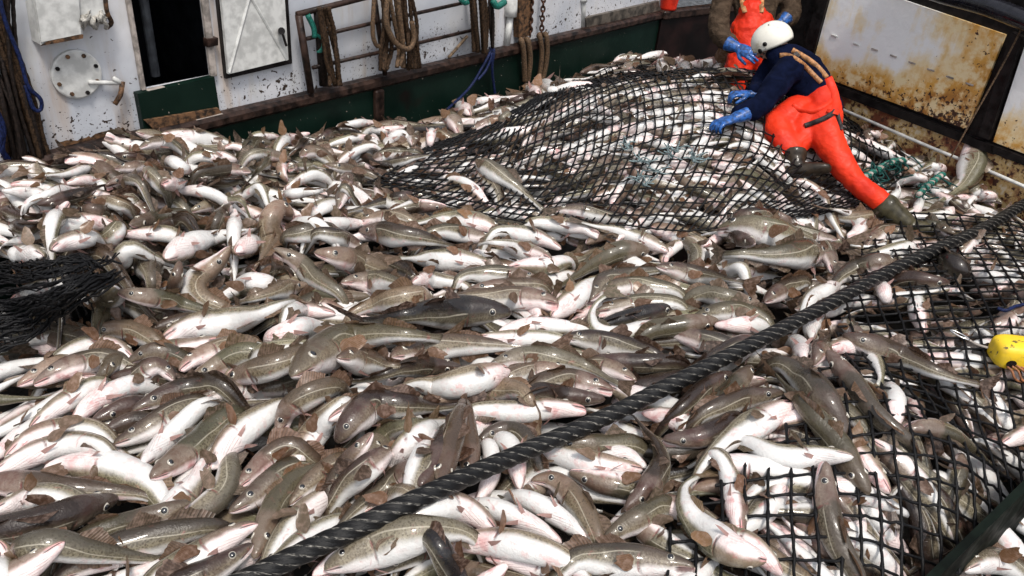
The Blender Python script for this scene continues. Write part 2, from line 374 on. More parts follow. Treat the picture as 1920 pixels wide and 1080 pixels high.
def orange():
    b = NB('orange_oilskin'); p = b.pos()
    f = b.noise(13, 3, b.scale(p, (1, 1, 1.6)), 0.5, 1.6); f2 = b.noise(40, 4, p)
    c = b.mix(b.step(b.noise(5, 3, p), 0.35, 0.7), (0.70, 0.034, 0.008), (0.52, 0.020, 0.006)); c = b.mix(b.math('MULTIPLY', b.step(f2, 0.62, 0.8), 0.35), c, (0.30, 0.05, 0.03))
    b.set(col=c, rough=b.step(f2, 0.3, 0.7, 0.48, 0.65), spec=0.25, normal=b.bump(b.math('ADD', f, b.math('MULTIPLY', f2, 0.12)), 0.2, 0.03)); return b.m
M['orange'] = orange()
def cloth(name, col, puff=18, amt=0.6):
    b = NB(name); p = b.pos(); f = b.noise(puff, 4, b.scale(p, (1, 1, 1.8)), 0.55, 1.0); k = b.noise(240, 2, p)
    c = b.mix(b.step(f, 0.3, 0.7), tuple(q * .7 for q in col), tuple(q * 1.3 for q in col))
    b.set(col=c, rough=0.95, spec=0.05, normal=b.bump(b.math('ADD', f, b.math('MULTIPLY', k, 0.1)), amt, 0.02)); return b.m
M['navy'] = cloth('navy_knit_sweater', (0.0028, 0.0048, 0.017), 9, 0.5)
M['jacket'] = cloth('olive_brown_quilted_jacket', (0.055, 0.038, 0.026), 14, 0.9)
M['strap'] = simple('orange_tan_brace', (0.40, 0.19, 0.075), 0.6, 0.3, 40, 0.3)
M['skinface'] = simple('weathered_skin', (0.36, 0.20, 0.15), 0.5, 0.15, 20, 0.1)
M['hair'] = simple('short_dark_hair', (0.03, 0.02, 0.015), 0.7, 0.3, 150, 0.6)
M['belt'] = simple('dark_rubber_strap', (0.035, 0.028, 0.028), 0.5, 0.3, 30, 0.2)
def floatm():
    b = NB('yellow_float_plastic'); p = b.pos(); c = b.mix(b.step(b.noise(6, 4, p), 0.4, 0.7), (0.80, 0.55, 0.02), (0.70, 0.44, 0.015))
    c = b.mix(b.step(b.noise(30, 4, b.scale(p, (.5, 1, 1)), 0.6), 0.60, 0.64), c, (0.08, 0.06, 0.02)); c = b.mix(b.math('MULTIPLY', b.step(b.noise(16, 4, p), 0.5, 0.7), 0.4), c, (0.42, 0.30, 0.05)); b.set(col=c, rough=0.5, normal=b.bump(b.noise(18, 4, p), 0.4, 0.01)); return b.m
M['float'] = floatm()
def ropem():
    b = NB('black_twisted_hawser'); ux = b.n('ShaderNodeUVMap'); s2 = b.n('ShaderNodeSeparateXYZ'); b.l(ux.outputs[0], s2.inputs[0])
    # fibre stripes run along the twisted strands; highlights painted into the colour as pale dashes
    a = b.math('MULTIPLY', s2.outputs[1], 6.0); fr = b.math('FRACT', b.math('ADD', a, 0.5))
    cmb = b.n('ShaderNodeCombineXYZ'); b.l(b.math('MULTIPLY', s2.outputs[0], 60.0), cmb.inputs[0]); b.l(b.math('MULTIPLY', a, 7.0), cmb.inputs[1])
    n = b.noise(1.0, 3, cmb.outputs[0])
    line = b.math('MULTIPLY', b.step(b.math('ABSOLUTE', b.math('SUBTRACT', fr, 0.5)), 0.16, 0.04), b.step(n, 0.46, 0.60))
    c = b.mix(line, (0.005, 0.005, 0.0055), (0.20, 0.19, 0.17))
    fi = b.noise(1.0, 4, cmb.outputs[0], 0.7)
    b.set(col=c, rough=0.4, spec=0.25, normal=b.bump(b.math('ADD', fi, line), 0.6, 0.004)); return b.m
M['hawser'] = ropem()

# ---------------------------------------------------------------- planes of the ship's sides
WD = unit(ray(2418, -265) * [1, 1, 0]); WN = np.array([WD[1], -WD[0], 0])          # deckhouse side: direction, normal to the pile
RAILZ = 0.87; WA = at_z(0, 322, RAILZ)
def wallpt(px, py, off=0.0):
    v = ray(px, py); t = ((WA + WN * off - CAM) @ WN) / (v @ WN); return CAM + v * t
def wa(p): p = np.asarray(p); return (p - WA) @ WD, p[2]                         # along, height
def wp(a, z, off=0.0): return np.array([WA[0], WA[1], 0]) + WD * a + WN * off + np.array([0, 0, z])
D2 = unit(-ray(-197, -509) * [1, 1, 0]); D2 = D2 if D2[1] < 0 else -D2            # stern panels: runs towards the camera
N2 = np.array([D2[1], -D2[0], 0]); N2 = N2 if N2 @ (CAM - at_z(1744, 276, .75)) > 0 else -N2
PA = at_z(1744, 276, .75)
def pt2(px, py, off=0.0):
    v = ray(px, py); t = ((PA + N2 * off - CAM) @ N2) / (v @ N2); return CAM + v * t
Z3 = np.array([0, 0, 1.0])

# ---------------------------------------------------------------- pile surface through control points
CP = [(0,1080,.62),(480,1080,.60),(960,1080,.60),(1250,1080,.60),(500,800,.60),(0,700,.62),(0,500,.68),(0,350,.90),(160,315,.90),(300,275,.88),
 (500,250,.75),(700,236,.65),(830,215,.62),(920,190,.62),(1000,170,.68),(960,540,.60),(700,640,.60),(1300,520,.60),(600,400,.64),(300,500,.64),(300,380,.68),
 (840,290,.70),(1000,410,.63),(1200,425,.63),(1400,430,.63),(1530,405,.65),(950,320,.72),
 (1000,235,.86),(1100,165,.98),(1200,145,1.05),(1300,128,1.09),(1450,135,1.12),(1400,250,.99),(1200,250,.94),(1200,330,.80),(1400,330,.85),
 (1510,300,.82),(1600,250,.86),(1640,300,.76),(1700,345,.68),(1690,405,.62),(1800,320,.70),(1900,350,.66),(1600,560,.60),(1900,430,.66),(1920,600,.72),
 (1700,700,.68),(1800,850,.66),(1600,900,.64),(1400,1000,.60),(1850,960,.42),(1980,860,.40),(1760,1060,.35),(1250,700,.60),(1100,880,.60)]
_p = [tuple(at_z(x, y, z)) for x, y, z in CP]
_p += [(0.4, 6.9, .62), (1.2, 7.2, .72), (2.0, 7.0, .80), (2.6, 6.0, .74), (-3.4, 3.2, .66), (-3, 1.4, .60), (3.4, 4.6, .6), (4.2, 3.0, .6), (3.2, 1.6, .2), (0, .6, .6), (2.2, .8, .2), (4.0, 6.2, .65), (1.2, 9.0, .7), (-1.2, .8, .6)]
CPW = np.array(_p)
def _tps(r2): return np.where(r2 > 1e-12, 0.5 * r2 * np.log(r2 + 1e-12), 0)
_n = len(CPW); _K = _tps(((CPW[:, None, :2] - CPW[None, :, :2]) ** 2).sum(-1)) + np.eye(_n) * 0.01
_P = np.c_[np.ones(_n), CPW[:, :2]]; _A = np.block([[_K, _P], [_P.T, np.zeros((3, 3))]])
_w = np.linalg.solve(_A, np.r_[CPW[:, 2], 0, 0, 0])
GX0, GY0, GS, GNX, GNY = -4.6, 0.4, 0.02, 500, 460
_gx = GX0 + np.arange(0, GNX, 5) * GS; _gy = GY0 + np.arange(0, GNY, 5) * GS
_X, _Y = np.meshgrid(_gx, _gy); _q = np.stack([_X.ravel(), _Y.ravel()], 1)
_Z = (_tps(((_q[:, None, :] - CPW[None, :, :2]) ** 2).sum(-1)) @ _w[:_n] + _w[_n] + _q @ _w[_n+1:]).reshape(_X.shape)
_Z = np.clip(_Z, 0.05, 1.15)
_xi = np.arange(GNX) / 5.0; _yi = np.arange(GNY) / 5.0
_t = np.stack([np.interp(_xi, np.arange(len(_gx)), r) for r in _Z]); HS = np.stack([np.interp(_yi, np.arange(len(_gy)), _t[:, k]) for k in range(GNX)], 1)
HS = np.clip(HS, 0.05, 1.15)
def gi(x, y): return np.clip(((np.asarray(y) - GY0) / GS).round().astype(int), 0, GNY - 1), np.clip(((np.asarray(x) - GX0) / GS).round().astype(int), 0, GNX - 1)
def hs(x, y): i, j = gi(x, y); return HS[i, j]
def on_surf(px, py, dz=0.0, it=9):
    z = 0.65
    for _ in range(it):
        p = at_z(px, py, z); z = 0.5 * z + 0.5 * (float(hs(p[0], p[1])) + dz)
    return at_z(px, py, z)
def blur(A, k):
    A = A.copy(); ker = np.exp(-0.5 * (np.arange(-2*k, 2*k+1) / k) ** 2); ker /= ker.sum()
    Ap = np.pad(A, ((2*k, 2*k), (0, 0)), 'edge'); A = sum(ker[i] * Ap[i:i+A.shape[0]] for i in range(len(ker)))
    Ap = np.pad(A, ((0, 0), (2*k, 2*k)), 'edge'); return sum(ker[i] * Ap[:, i:i+A.shape[1]] for i in range(len(ker)))
def dil(A, k):
    B = A.copy()
    for d in range(1, k + 1):
        B[d:] = np.maximum(B[d:], A[:-d]); B[:-d] = np.maximum(B[:-d], A[d:])
    C = B.copy()
    for d in range(1, k + 1):
        C[:, d:] = np.maximum(C[:, d:], B[:, :-d]); C[:, :-d] = np.maximum(C[:, :-d], B[:, d:])
    return C
HG = HS - 0.30                                   # running top of what has been laid down
def keep_in(P, m=0.10):
    """push a path back from the two steel sides"""
    d = (P - WA) @ WN; P = P + WN * np.clip(m - d, 0, None)[:, None]
    d = (P - PA) @ N2; return P + N2 * np.clip(m - d, 0, None)[:, None]

# ---------------------------------------------------------------- cod
PU = np.array([0, .008, .03, .07, .12, .19, .27, .36, .46, .56, .66, .76, .85, .92, 1.0])
PT = np.array([.11, .26, .40, .57, .74, .92, 1.0, 1.0, .91, .77, .59, .43, .31, .25, .29])
PB = np.array([.09, .22, .36, .54, .72, .92, 1.05, 1.08, .94, .70, .50, .35, .26, .22, .27])
PW = np.array([.10, .24, .38, .54, .68, .80, .86, .86, .78, .64, .48, .33, .21, .14, .08])
BACKS = {1: (0.122, 0.108, 0.079), 2: (0.058, 0.047, 0.035), 3: (0.024, 0.015, 0.012), 4: (0.004, 0.004, 0.007)}
def fish_frame(path, L, phi, side, twist=0.0, wob=0.0):
    """path: dense 3-D curve, head to tail. returns station positions and frames at given body us"""
    return path
class Cod:
    def __init__(s, path, phi, side, tone, wf, seed, nu=40, nv=20):
        r = s.r = np.random.default_rng(seed); s.tone = tone
        d = np.r_[0, np.cumsum(np.linalg.norm(np.diff(path, axis=0), axis=1))]; s.L = d[-1]
        h = np.linspace(0, 1, 15) ** 1.3 * 0.30; us = np.r_[h, np.linspace(0.30, 1, nu - 14)[1:]] if nu > 30 else np.r_[np.linspace(0, 1, 8) ** 1.2 * .28, np.linspace(.28, 1, nu - 7)[1:]]
        s.us = us; BL = 0.885; s.BL = BL
        s.P = resample(path, 0, us * BL); s.end = resample(path, 0, [BL, 0.945, 1.0])
        T = unit(np.gradient(s.P, axis=0)); s.T = T
        V = unit(CAM - s.P) * 0.85 + Z3 * 0.25; N = unit(V - T * (V * T).sum(1)[:, None])
        Lt = np.cross(T, N)
        mid = len(us) // 2; up = (Lt[mid] @ UU) * 1.0 + (Lt[mid] @ RR) * 0.25
        if (up < 0) == (side > 0): Lt = -Lt
        ph = np.radians(phi + r.normal(0, 7)) + (us - .4) * np.radians(r.normal(0, 22))
        s.D = unit(np.cos(ph)[:, None] * N + np.sin(ph)[:, None] * Lt); s.W = np.cross(T, s.D)
        s.R = 0.0725 * s.L * wf; s.nv = nv
        s.ht, s.hb, s.hw = (np.interp(us, PU, q) * s.R for q in (PT, PB, PW))
        fat = 1 + r.normal(0, .10); s.hb = s.hb * (1 + (fat - 1) * np.exp(-((us - .38) / .2) ** 2)); s.hw = s.hw * (1 + r.normal(0, .06))
        s.gape = max(0, r.normal(-.1, .9)) * 0.6
        rv = float(np.clip(r.normal(0, .28), -.5, .6)); b = np.array(BACKS[tone]) * (1 + rv); k = r.random(); b = b * (np.array([1.10, .90, .82]) if k < .33 else np.array([.98, 1.04, .86]) if k > .62 else 1); s.back = np.clip(b, .006, .3)
        s.pink = float(np.clip(r.normal(.68, .3), .1, 1)) * {3: .6, 4: .15}.get(tone, 1)
        f = np.array([(0.19, 0.085, 0.040), (0.14, 0.090, 0.055), (0.24, 0.115, 0.05)][r.integers(3)]) * (1 + r.normal(0, .2)); s.fc = np.clip(f * (0.6 if tone >= 3 else 1) * .75 + s.back * .35, .01, 1)
    def point(s, u, th):
        """point on the skin at body-u, angle from the back; plus local frame"""
        k = [np.array([np.interp(u, s.us, A[:, i]) for i in range(3)]) for A in (s.P, s.T, s.D, s.W)]
        ht, hb, hw = (float(np.interp(u, s.us, q)) for q in (s.ht, s.hb, s.hw)); c, q = math.cos(th), math.sin(th)
        o = k[2] * c * (ht if c > 0 else hb) + k[3] * q * hw
        n = unit(k[2] * c / max(ht if c > 0 else hb, 1e-4) + k[3] * q / max(hw, 1e-4))
        return k[0] + o, n, unit(k[1]), unit(k[2]), unit(k[3])
    def body(s):
        nv = s.nv; us = s.us; th = np.linspace(0, 2*math.pi, nv, endpoint=False); C, S = np.cos(th), np.sin(th)
        v = np.abs((th + math.pi) % (2*math.pi) - math.pi) / math.pi
        U = us[:, None]; Vv = v[None, :]
        rs = np.ones((len(us), nv))
        gl = 0.225 + 0.035 * np.sin(Vv * math.pi); g = U - gl
        gv = np.clip((Vv - .25) / .2, 0, 1) * np.clip((.9 - Vv) / .2, .15, 1); rs = rs + gv * (0.035 * np.exp(-((g + 0.015) / 0.02) ** 2) - 0.045 * np.exp(-((g - 0.012) / 0.014) ** 2))
        for k in range(4): rs = rs + .014 * np.sin(U * s.r.uniform(6, 34) + th[None, :] * s.r.integers(1, 4) + s.r.uniform(0, 6))
        rs -= 0.06 * np.exp(-((U - .14) / .06) ** 2) * np.exp(-((Vv - .30) / .12) ** 2)
        mv = 0.60 + U * .3; mm = np.exp(-((Vv - mv) / 0.07) ** 2) * np.clip((0.095 - U) / 0.03, 0, 1)
        rs -= (0.22 + s.gape * .3) * mm
        hh = np.where(C[None, :] > 0, s.ht[:, None], s.hb[:, None])
        a = C[None, :] * hh; bq = np.sign(S)[None, :] * np.abs(S[None, :]) ** 0.92 * s.hw[:, None]
        X = s.P[:, None, :] + rs[..., None] * (a[..., None] * s.D[:, None, :] + bq[..., None] * s.W[:, None, :])
        jaw = (Vv > mv) * np.clip((0.12 - U) / 0.12, 0, 1) * s.gape * 0.055 * s.L
        X = X - jaw[..., None] * s.D[:, None, :]
        m = len(us); i = np.arange(m - 1)[:, None] * nv; j = np.arange(nv)[None, :]; j2 = (j + 1) % nv
        Fc = np.stack([i + j, i + j2, i + nv + j2, i + nv + j], -1).reshape(-1, 4)
        tip = s.P[0] - s.T[0] * 0.006 * s.L; V = np.vstack([X.reshape(-1, 3), tip, s.P[-1]])
        k = np.arange(nv); k2 = (k + 1) % nv; a0 = m * nv
        capf = np.vstack([np.stack([np.full(nv, a0), k2, k, k], 1)]) 
        # close the ends with degenerate-free quads over two steps
        q = np.arange(0, nv, 2); e = (m - 1) * nv
        c1 = np.stack([np.full(len(q), a0), (q + 2) % nv, q + 1, q], 1); c2 = np.stack([np.full(len(q), a0 + 1), e + q, e + q + 1, e + (q + 2) % nv], 1)
        Fc = np.vstack([Fc, c1, c2])
        uv = np.stack([np.broadcast_to(U, (m, nv)), np.broadcast_to(Vv, (m, nv))], -1).reshape(-1, 2); uv = np.vstack([uv, [0, .5], [1, .5]])
        col = np.tile(np.r_[s.back, s.pink], (len(V), 1))
        return V, Fc, uv, col
    def sheet(s, root, tips, nr=4, wave=0.0):
        """fin: rows from root line to tip line, wavy; returns V,F,uv"""
        root, tips = np.asarray(root), np.asarray(tips); n = len(root); tips = root + (tips - root) * (1 + s.r.normal(0, .07, (n, 1))); V = []; uv = []
        nn = unit(np.cross(root[-1] - root[0] + 1e-6, tips.mean(0) - root.mean(0) + 1e-6)); ph = s.r.uniform(0, 6)
        for k in range(nr + 1):
            t = k / nr; row = root * (1 - t) + tips * t
            row = row + nn * (np.sin(np.arange(n) / n * 5 + ph)[:, None] * wave * t ** 1.3); V.append(row); uv += [(t, q / (n - 1)) for q in range(n)]
        V = np.vstack(V); i = np.arange(nr)[:, None] * n; j = np.arange(n - 1)[None, :]
        return V, np.stack([i + j, i + j + 1, i + n + j + 1, i + n + j], -1).reshape(-1, 4), np.array(uv), np.tile(np.r_[s.fc, 1.0], (len(V), 1))
    def tail(s):
        e, t, d, w = s.P[-1], unit(s.end[2] - s.end[0]), s.D[-1], s.W[-1]; h = s.ht[-1]; L = s.L; b = s.r.normal(0, .02) * L
        q = np.linspace(-1, 1, 13); root = e + d[None] * (q * h * .95)[:, None]
        span = .098 * L * (1 + s.r.normal(0, .12)); tips = s.end[2] + d[None] * (q * span)[:, None] + t[None] * ((np.abs(q) - .75) * .022 * L)[:, None] + w * b
        V, Fc, uv, c = s.sheet(root, tips, 5, .012 * L)
        c[:, :3] = c[:, :3] * .42 + s.back * .5; return V, Fc, uv, c
    def dorsal(s, u0, u1, h, th, fold):
        us = np.linspace(u0, u1, 11); root = []; tips = []
        for k, u in enumerate(us):
            p, n, t, d, w = s.point(u, th); g = k / 10; prof = (min(1, g * 4 + .15)) * (1 - g * .72)
            dr = unit(n * math.cos(fold) + w * math.sin(fold) + t * .65); root.append(p - n * .004 * s.L); tips.append(p + dr * h * prof * s.L)
        V, Fc, uv, c = s.sheet(root, tips, 3, .006 * s.L); c[:, :3] = c[:, :3] * .6 + s.back * .5; return V, Fc, uv, c
    def pectoral(s, sg):
        p, n, t, d, w = s.point(0.275, sg * math.radians(100)); al = math.radians(s.r.uniform(6, 45) if s.r.random() < .62 else s.r.uniform(45, 95)); dr = unit(t * math.cos(al) + n * math.sin(al) + d * s.r.normal(0, .25))
        sp = unit(np.cross(np.cross(dr, n if al < 1.2 else t), dr) * .15 + d); sp = unit(sp - dr * (sp @ dr)); ln = .105 * s.L * (1 + s.r.normal(0, .1))
        q = np.linspace(-1, 1, 7); root = p + sp[None] * (q * .013 * s.L)[:, None] - n * .004 * s.L
        tips = p + dr[None] * (ln * np.sqrt(1 - .78 * q ** 2))[:, None] + sp[None] * (q * .030 * s.L)[:, None]
        V, Fc, uv, c = s.sheet(root, tips, 4, .008 * s.L)
        Vr = V.reshape(5, 7, 3); 
        for k in range(1, 4): Vr[k] += sp[None] * (q * .012 * s.L * math.sin(k / 4 * math.pi))[:, None]
        c[:, :3] *= 1.15; return Vr.reshape(-1, 3), Fc, uv, c
    def pelvic(s, sg):
        p, n, t, d, w = s.point(0.215, sg * math.radians(155)); dr = unit(t * .8 + n * s.r.uniform(.1, .7) + w * sg * .3); sp = unit(np.cross(dr, n))
        q = np.linspace(-1, 1, 5); root = p + sp[None] * (q * .011 * s.L)[:, None] - n * .003 * s.L; tips = p + dr[None] * (.085 * s.L * (1 - .55 * np.abs(q - .2)))[:, None] + sp[None] * (q * .009 * s.L)[:, None]
        V, Fc, uv, c = s.sheet(root, tips, 3, .003 * s.L); c[:, :3] = (.55, .33, .30); return V, Fc, uv, c
    def eye(s, sg):
        p, n, t, d, w = s.point(0.108, sg * math.radians(52)); r = .0195 * s.L; x = unit(np.cross(n, t)); y = np.cross(n, x); c = p - n * r * .62
        V = [c + n * r]; uv = [(0, 0)]; na = 12
        for k in range(1, 6):
            a = k / 5 * math.pi / 2 * .95
            for j in range(na):
                b = j / na * 2 * math.pi; V.append(c + r * (n * math.cos(a) + math.sin(a) * (x * math.cos(b) + y * math.sin(b)))); uv.append((k / 5, 0))
        Fc = [(0, 1 + j, 1 + (j + 1) % na) for j in range(na)]
        for k in range(4): Fc += [(1 + k*na + j, 1 + (k+1)*na + j, 1 + (k+1)*na + (j+1) % na, 1 + k*na + (j+1) % na) for j in range(na)]
        return np.array(V), Fc, uv
    def raster(s, HGa, own=None, idn=0):
        """lay the top of the body into the height grid"""
        n = 60; uu = np.linspace(.02, 1, n); P = np.stack([np.interp(uu, s.us, s.P[:, k]) for k in range(3)], 1)
        Dz = np.interp(uu, s.us, s.D[:, 2]); Wz = np.interp(uu, s.us, s.W[:, 2]); hh = (np.interp(uu, s.us, s.ht) + np.interp(uu, s.us, s.hb)) / 2; hw = np.interp(uu, s.us, s.hw)
        rz = np.sqrt((Dz * hh) ** 2 + (Wz * hw) ** 2); rl = np.sqrt(((1 - Dz**2) ** .5 * hh) ** 2 + ((1 - Wz**2) ** .5 * hw) ** 2) * .9
        T = unit(np.gradient(P, axis=0)); Nl = np.stack([-T[:, 1], T[:, 0], np.zeros(n)], 1); Nl = unit(Nl); q = np.linspace(-.95, .95, 11)
        X = P[:, None, :2] + Nl[:, None, :2] * (q[None, :] * rl[:, None])[..., None]; Z = P[:, None, 2] + rz[:, None] * np.sqrt(1 - q[None, :] ** 2)
        i, j = gi(X[..., 0].ravel(), X[..., 1].ravel()); z = Z.ravel()
        if own is not None:
            o = np.argsort(z); i, j, z = i[o], j[o], z[o]; m = z > HGa[i, j]; own[i[m], j[m]] = idn
        np.maximum.at(HGa, (i, j), z)
        return rz
PARTN = [('dorsal_fin', .30, .43, .085, 0), ('dorsal_fin', .46, .63, .062, 0), ('dorsal_fin', .67, .82, .05, 0), ('anal_fin', .50, .66, .05, math.pi), ('anal_fin', .70, .83, .042, math.pi)]
def build_cod(c, name='cod'):
    mid = c.P[len(c.P) // 2]
    e = thing(name, mid, 'cod', 'fish')
    V, Fc, uv, col = c.body(); mesh_obj('body', V, Fc, M['skin'], e, uv, col, loc=mid)
    V, Fc, uv, col = c.tail(); mesh_obj('tail_fin', V, Fc, M['fin'], e, uv, col, loc=mid)
    for nm, a, b, h, th in PARTN:
        V, Fc, uv, col = c.dorsal(a, b, h, th, c.r.normal(0, .9)); mesh_obj(nm, V, Fc, M['fin'], e, uv, col, loc=mid)
    for sg in (-1, 1):
        V, Fc, uv, col = c.pectoral(sg); mesh_obj('pectoral_fin', V, Fc, M['fin'], e, uv, col, loc=mid)
        V, Fc, uv, col = c.pelvic(sg); mesh_obj('pelvic_fin', V, Fc, M['fin'], e, uv, col, loc=mid)
        V, Fc, uv = c.eye(sg); mesh_obj('eye', V, Fc, M['eye'], e, uv, loc=mid)
    return e
class Heap:
    def __init__(s): s.V = []; s.F = []; s.uv = []; s.c = []; s.m = []; s.n = 0
    def put(s, V, Fc, uv, c, m): s.V.append(V); s.F.append(np.asarray(Fc) + s.n); s.uv.append(uv); s.c.append(c); s.m.append(np.full(len(Fc), m)); s.n += len(V)
    def cod(s, c):
        s.put(*c.body(), 0); s.put(*c.tail(), 1); s.put(*c.dorsal(.30, .43, .085, 0, c.r.normal(0, .8)), 1); s.put(*c.dorsal(.50, .66, .05, math.pi, c.r.normal(0, .8)), 1)
        s.put(*c.pectoral(1), 1); s.put(*c.pectoral(-1), 1)
    def build(s, name): return mesh_obj(name, np.vstack(s.V), np.vstack(s.F), [M['skin'], M['fin']], None, np.vstack(s.uv), np.vstack(s.c), mids=np.concatenate(s.m))

def px_of(P):
    q = P - CAM; w = q @ F; return CX + FPX * (q @ RR) / w, CY - FPX * (q @ UU) / w
def inpoly(x, y, poly):
    x, y = np.asarray(x, float), np.asarray(y, float); r = np.zeros(x.shape, bool); n = len(poly)
    for i in range(n):
        x1, y1 = poly[i]; x2, y2 = poly[(i + 1) % n]
        c = ((y1 > y) != (y2 > y)) & (x < (x2 - x1) * (y - y1) / ((y2 - y1) or 1e-9) + x1); r ^= c
    return r
NETA = [(850,285),(950,228),(1060,175),(1130,135),(1250,95),(1500,80),(1600,180),(1710,290),(1690,345),(1530,405),(1430,420),(1300,428),(1150,420),(1010,415),(900,400),(800,372),(700,350)]
NETB = [(1690,335),(1800,340),(2100,420),(2100,700),(1930,900),(1780,1100),(1180,1100),(1280,950),(1450,830),(1560,650),(1600,500)]
def fill(n, depth, heap_loose, heap_net, seed, nu, nv, only=None):
    r = np.random.default_rng(seed); k = 0; tries = 0
    while k < n and tries < n * 40:
        tries += 1
        px, py = r.uniform(-260, 2180), r.uniform(90, 1340)
        # even density on the pile: accept by the footprint of a pixel
        v = ray(px, py)
        if v[2] > -0.12: continue
        if r.random() > (0.22 / -v[2]) ** 3 * 2.2: continue
        p = on_surf(px, py)
        if (p - WA) @ WN < 0.1 or (p - PA) @ N2 < 0.1: continue
        inA = bool(inpoly(px, py, NETA)); inB = bool(inpoly(px, py, NETB))
        if only == 'A' and not inA: continue
        if only == 'B' and not inB: continue
        if only == 'F' and (inA or inB or py > 430): continue
        if py < 150 and not inA and px < 1000: continue
        L = r.uniform(.52, .86); a = r.normal(0, .42) + (0.75 if (px < 900 and py > 640) else 0)
        if inA: L = r.uniform(.42, .66); a = r.normal(.1, .30)
        if inB: L = r.uniform(.5, .75); a = r.normal(-.2, .8)
        if r.random() < .5: a += math.pi
        ca = r.normal(0, .55); t = np.linspace(-.5, .5, 16); ang = a + ca * t * 2
        xy = np.stack([np.cumsum(np.cos(ang)), np.cumsum(np.sin(ang))], 1) * L / 16; xy = xy - xy[8] + p[:2]
        P = np.c_[xy, hs(xy[:, 0], xy[:, 1]) - depth + r.normal(0, .004 if (inA or inB) else .012) + t * r.normal(0, .01 if (inA or inB) else .03)]
        P = keep_in(P); P = resample(smooth_path(P[::3], 30), 30)
        if inA or inB: ph, tn = r.choice([180, 145, 120, 80, 40], p=([.3, .2, .2, .15, .15] if inA else [.14, .2, .2, .26, .2])), r.choice([1, 2, 3], p=([.5, .35, .15] if inA else [.3, .45, .25]))
        else: ph, tn = r.choice([175, 140, 95, 60, 20], p=[.12, .23, .25, .2, .2]), r.choice([1, 2, 3, 4], p=[.35, .4, .2, .05])
        c = Cod(P, ph, r.choice([-1, 1]), int(tn), r.uniform(.95, 1.25) * (.85 if only == 'F' else 1), int(r.integers(1 << 30)), nu, nv)
        if inA or inB: c.pink = min(1, c.pink + .3)
        c.raster(HG); (heap_net if (inA or inB) else heap_loose).cod(c); k += 1
heap_l, heap_n = Heap(), Heap()
if not globals().get('QUICK'):
    fill(260, .19, heap_l, heap_n, 5, 22, 10)
    fill(520, .105, heap_l, heap_n, 6, 26, 14)
    fill(190, .045, heap_l, heap_n, 9, 26, 14, 'F')
    fill(190, .06, heap_l, heap_n, 7, 26, 14, 'A')
    fill(140, .045, heap_l, heap_n, 8, 26, 14, 'B')
HG_FILL = HG.copy()

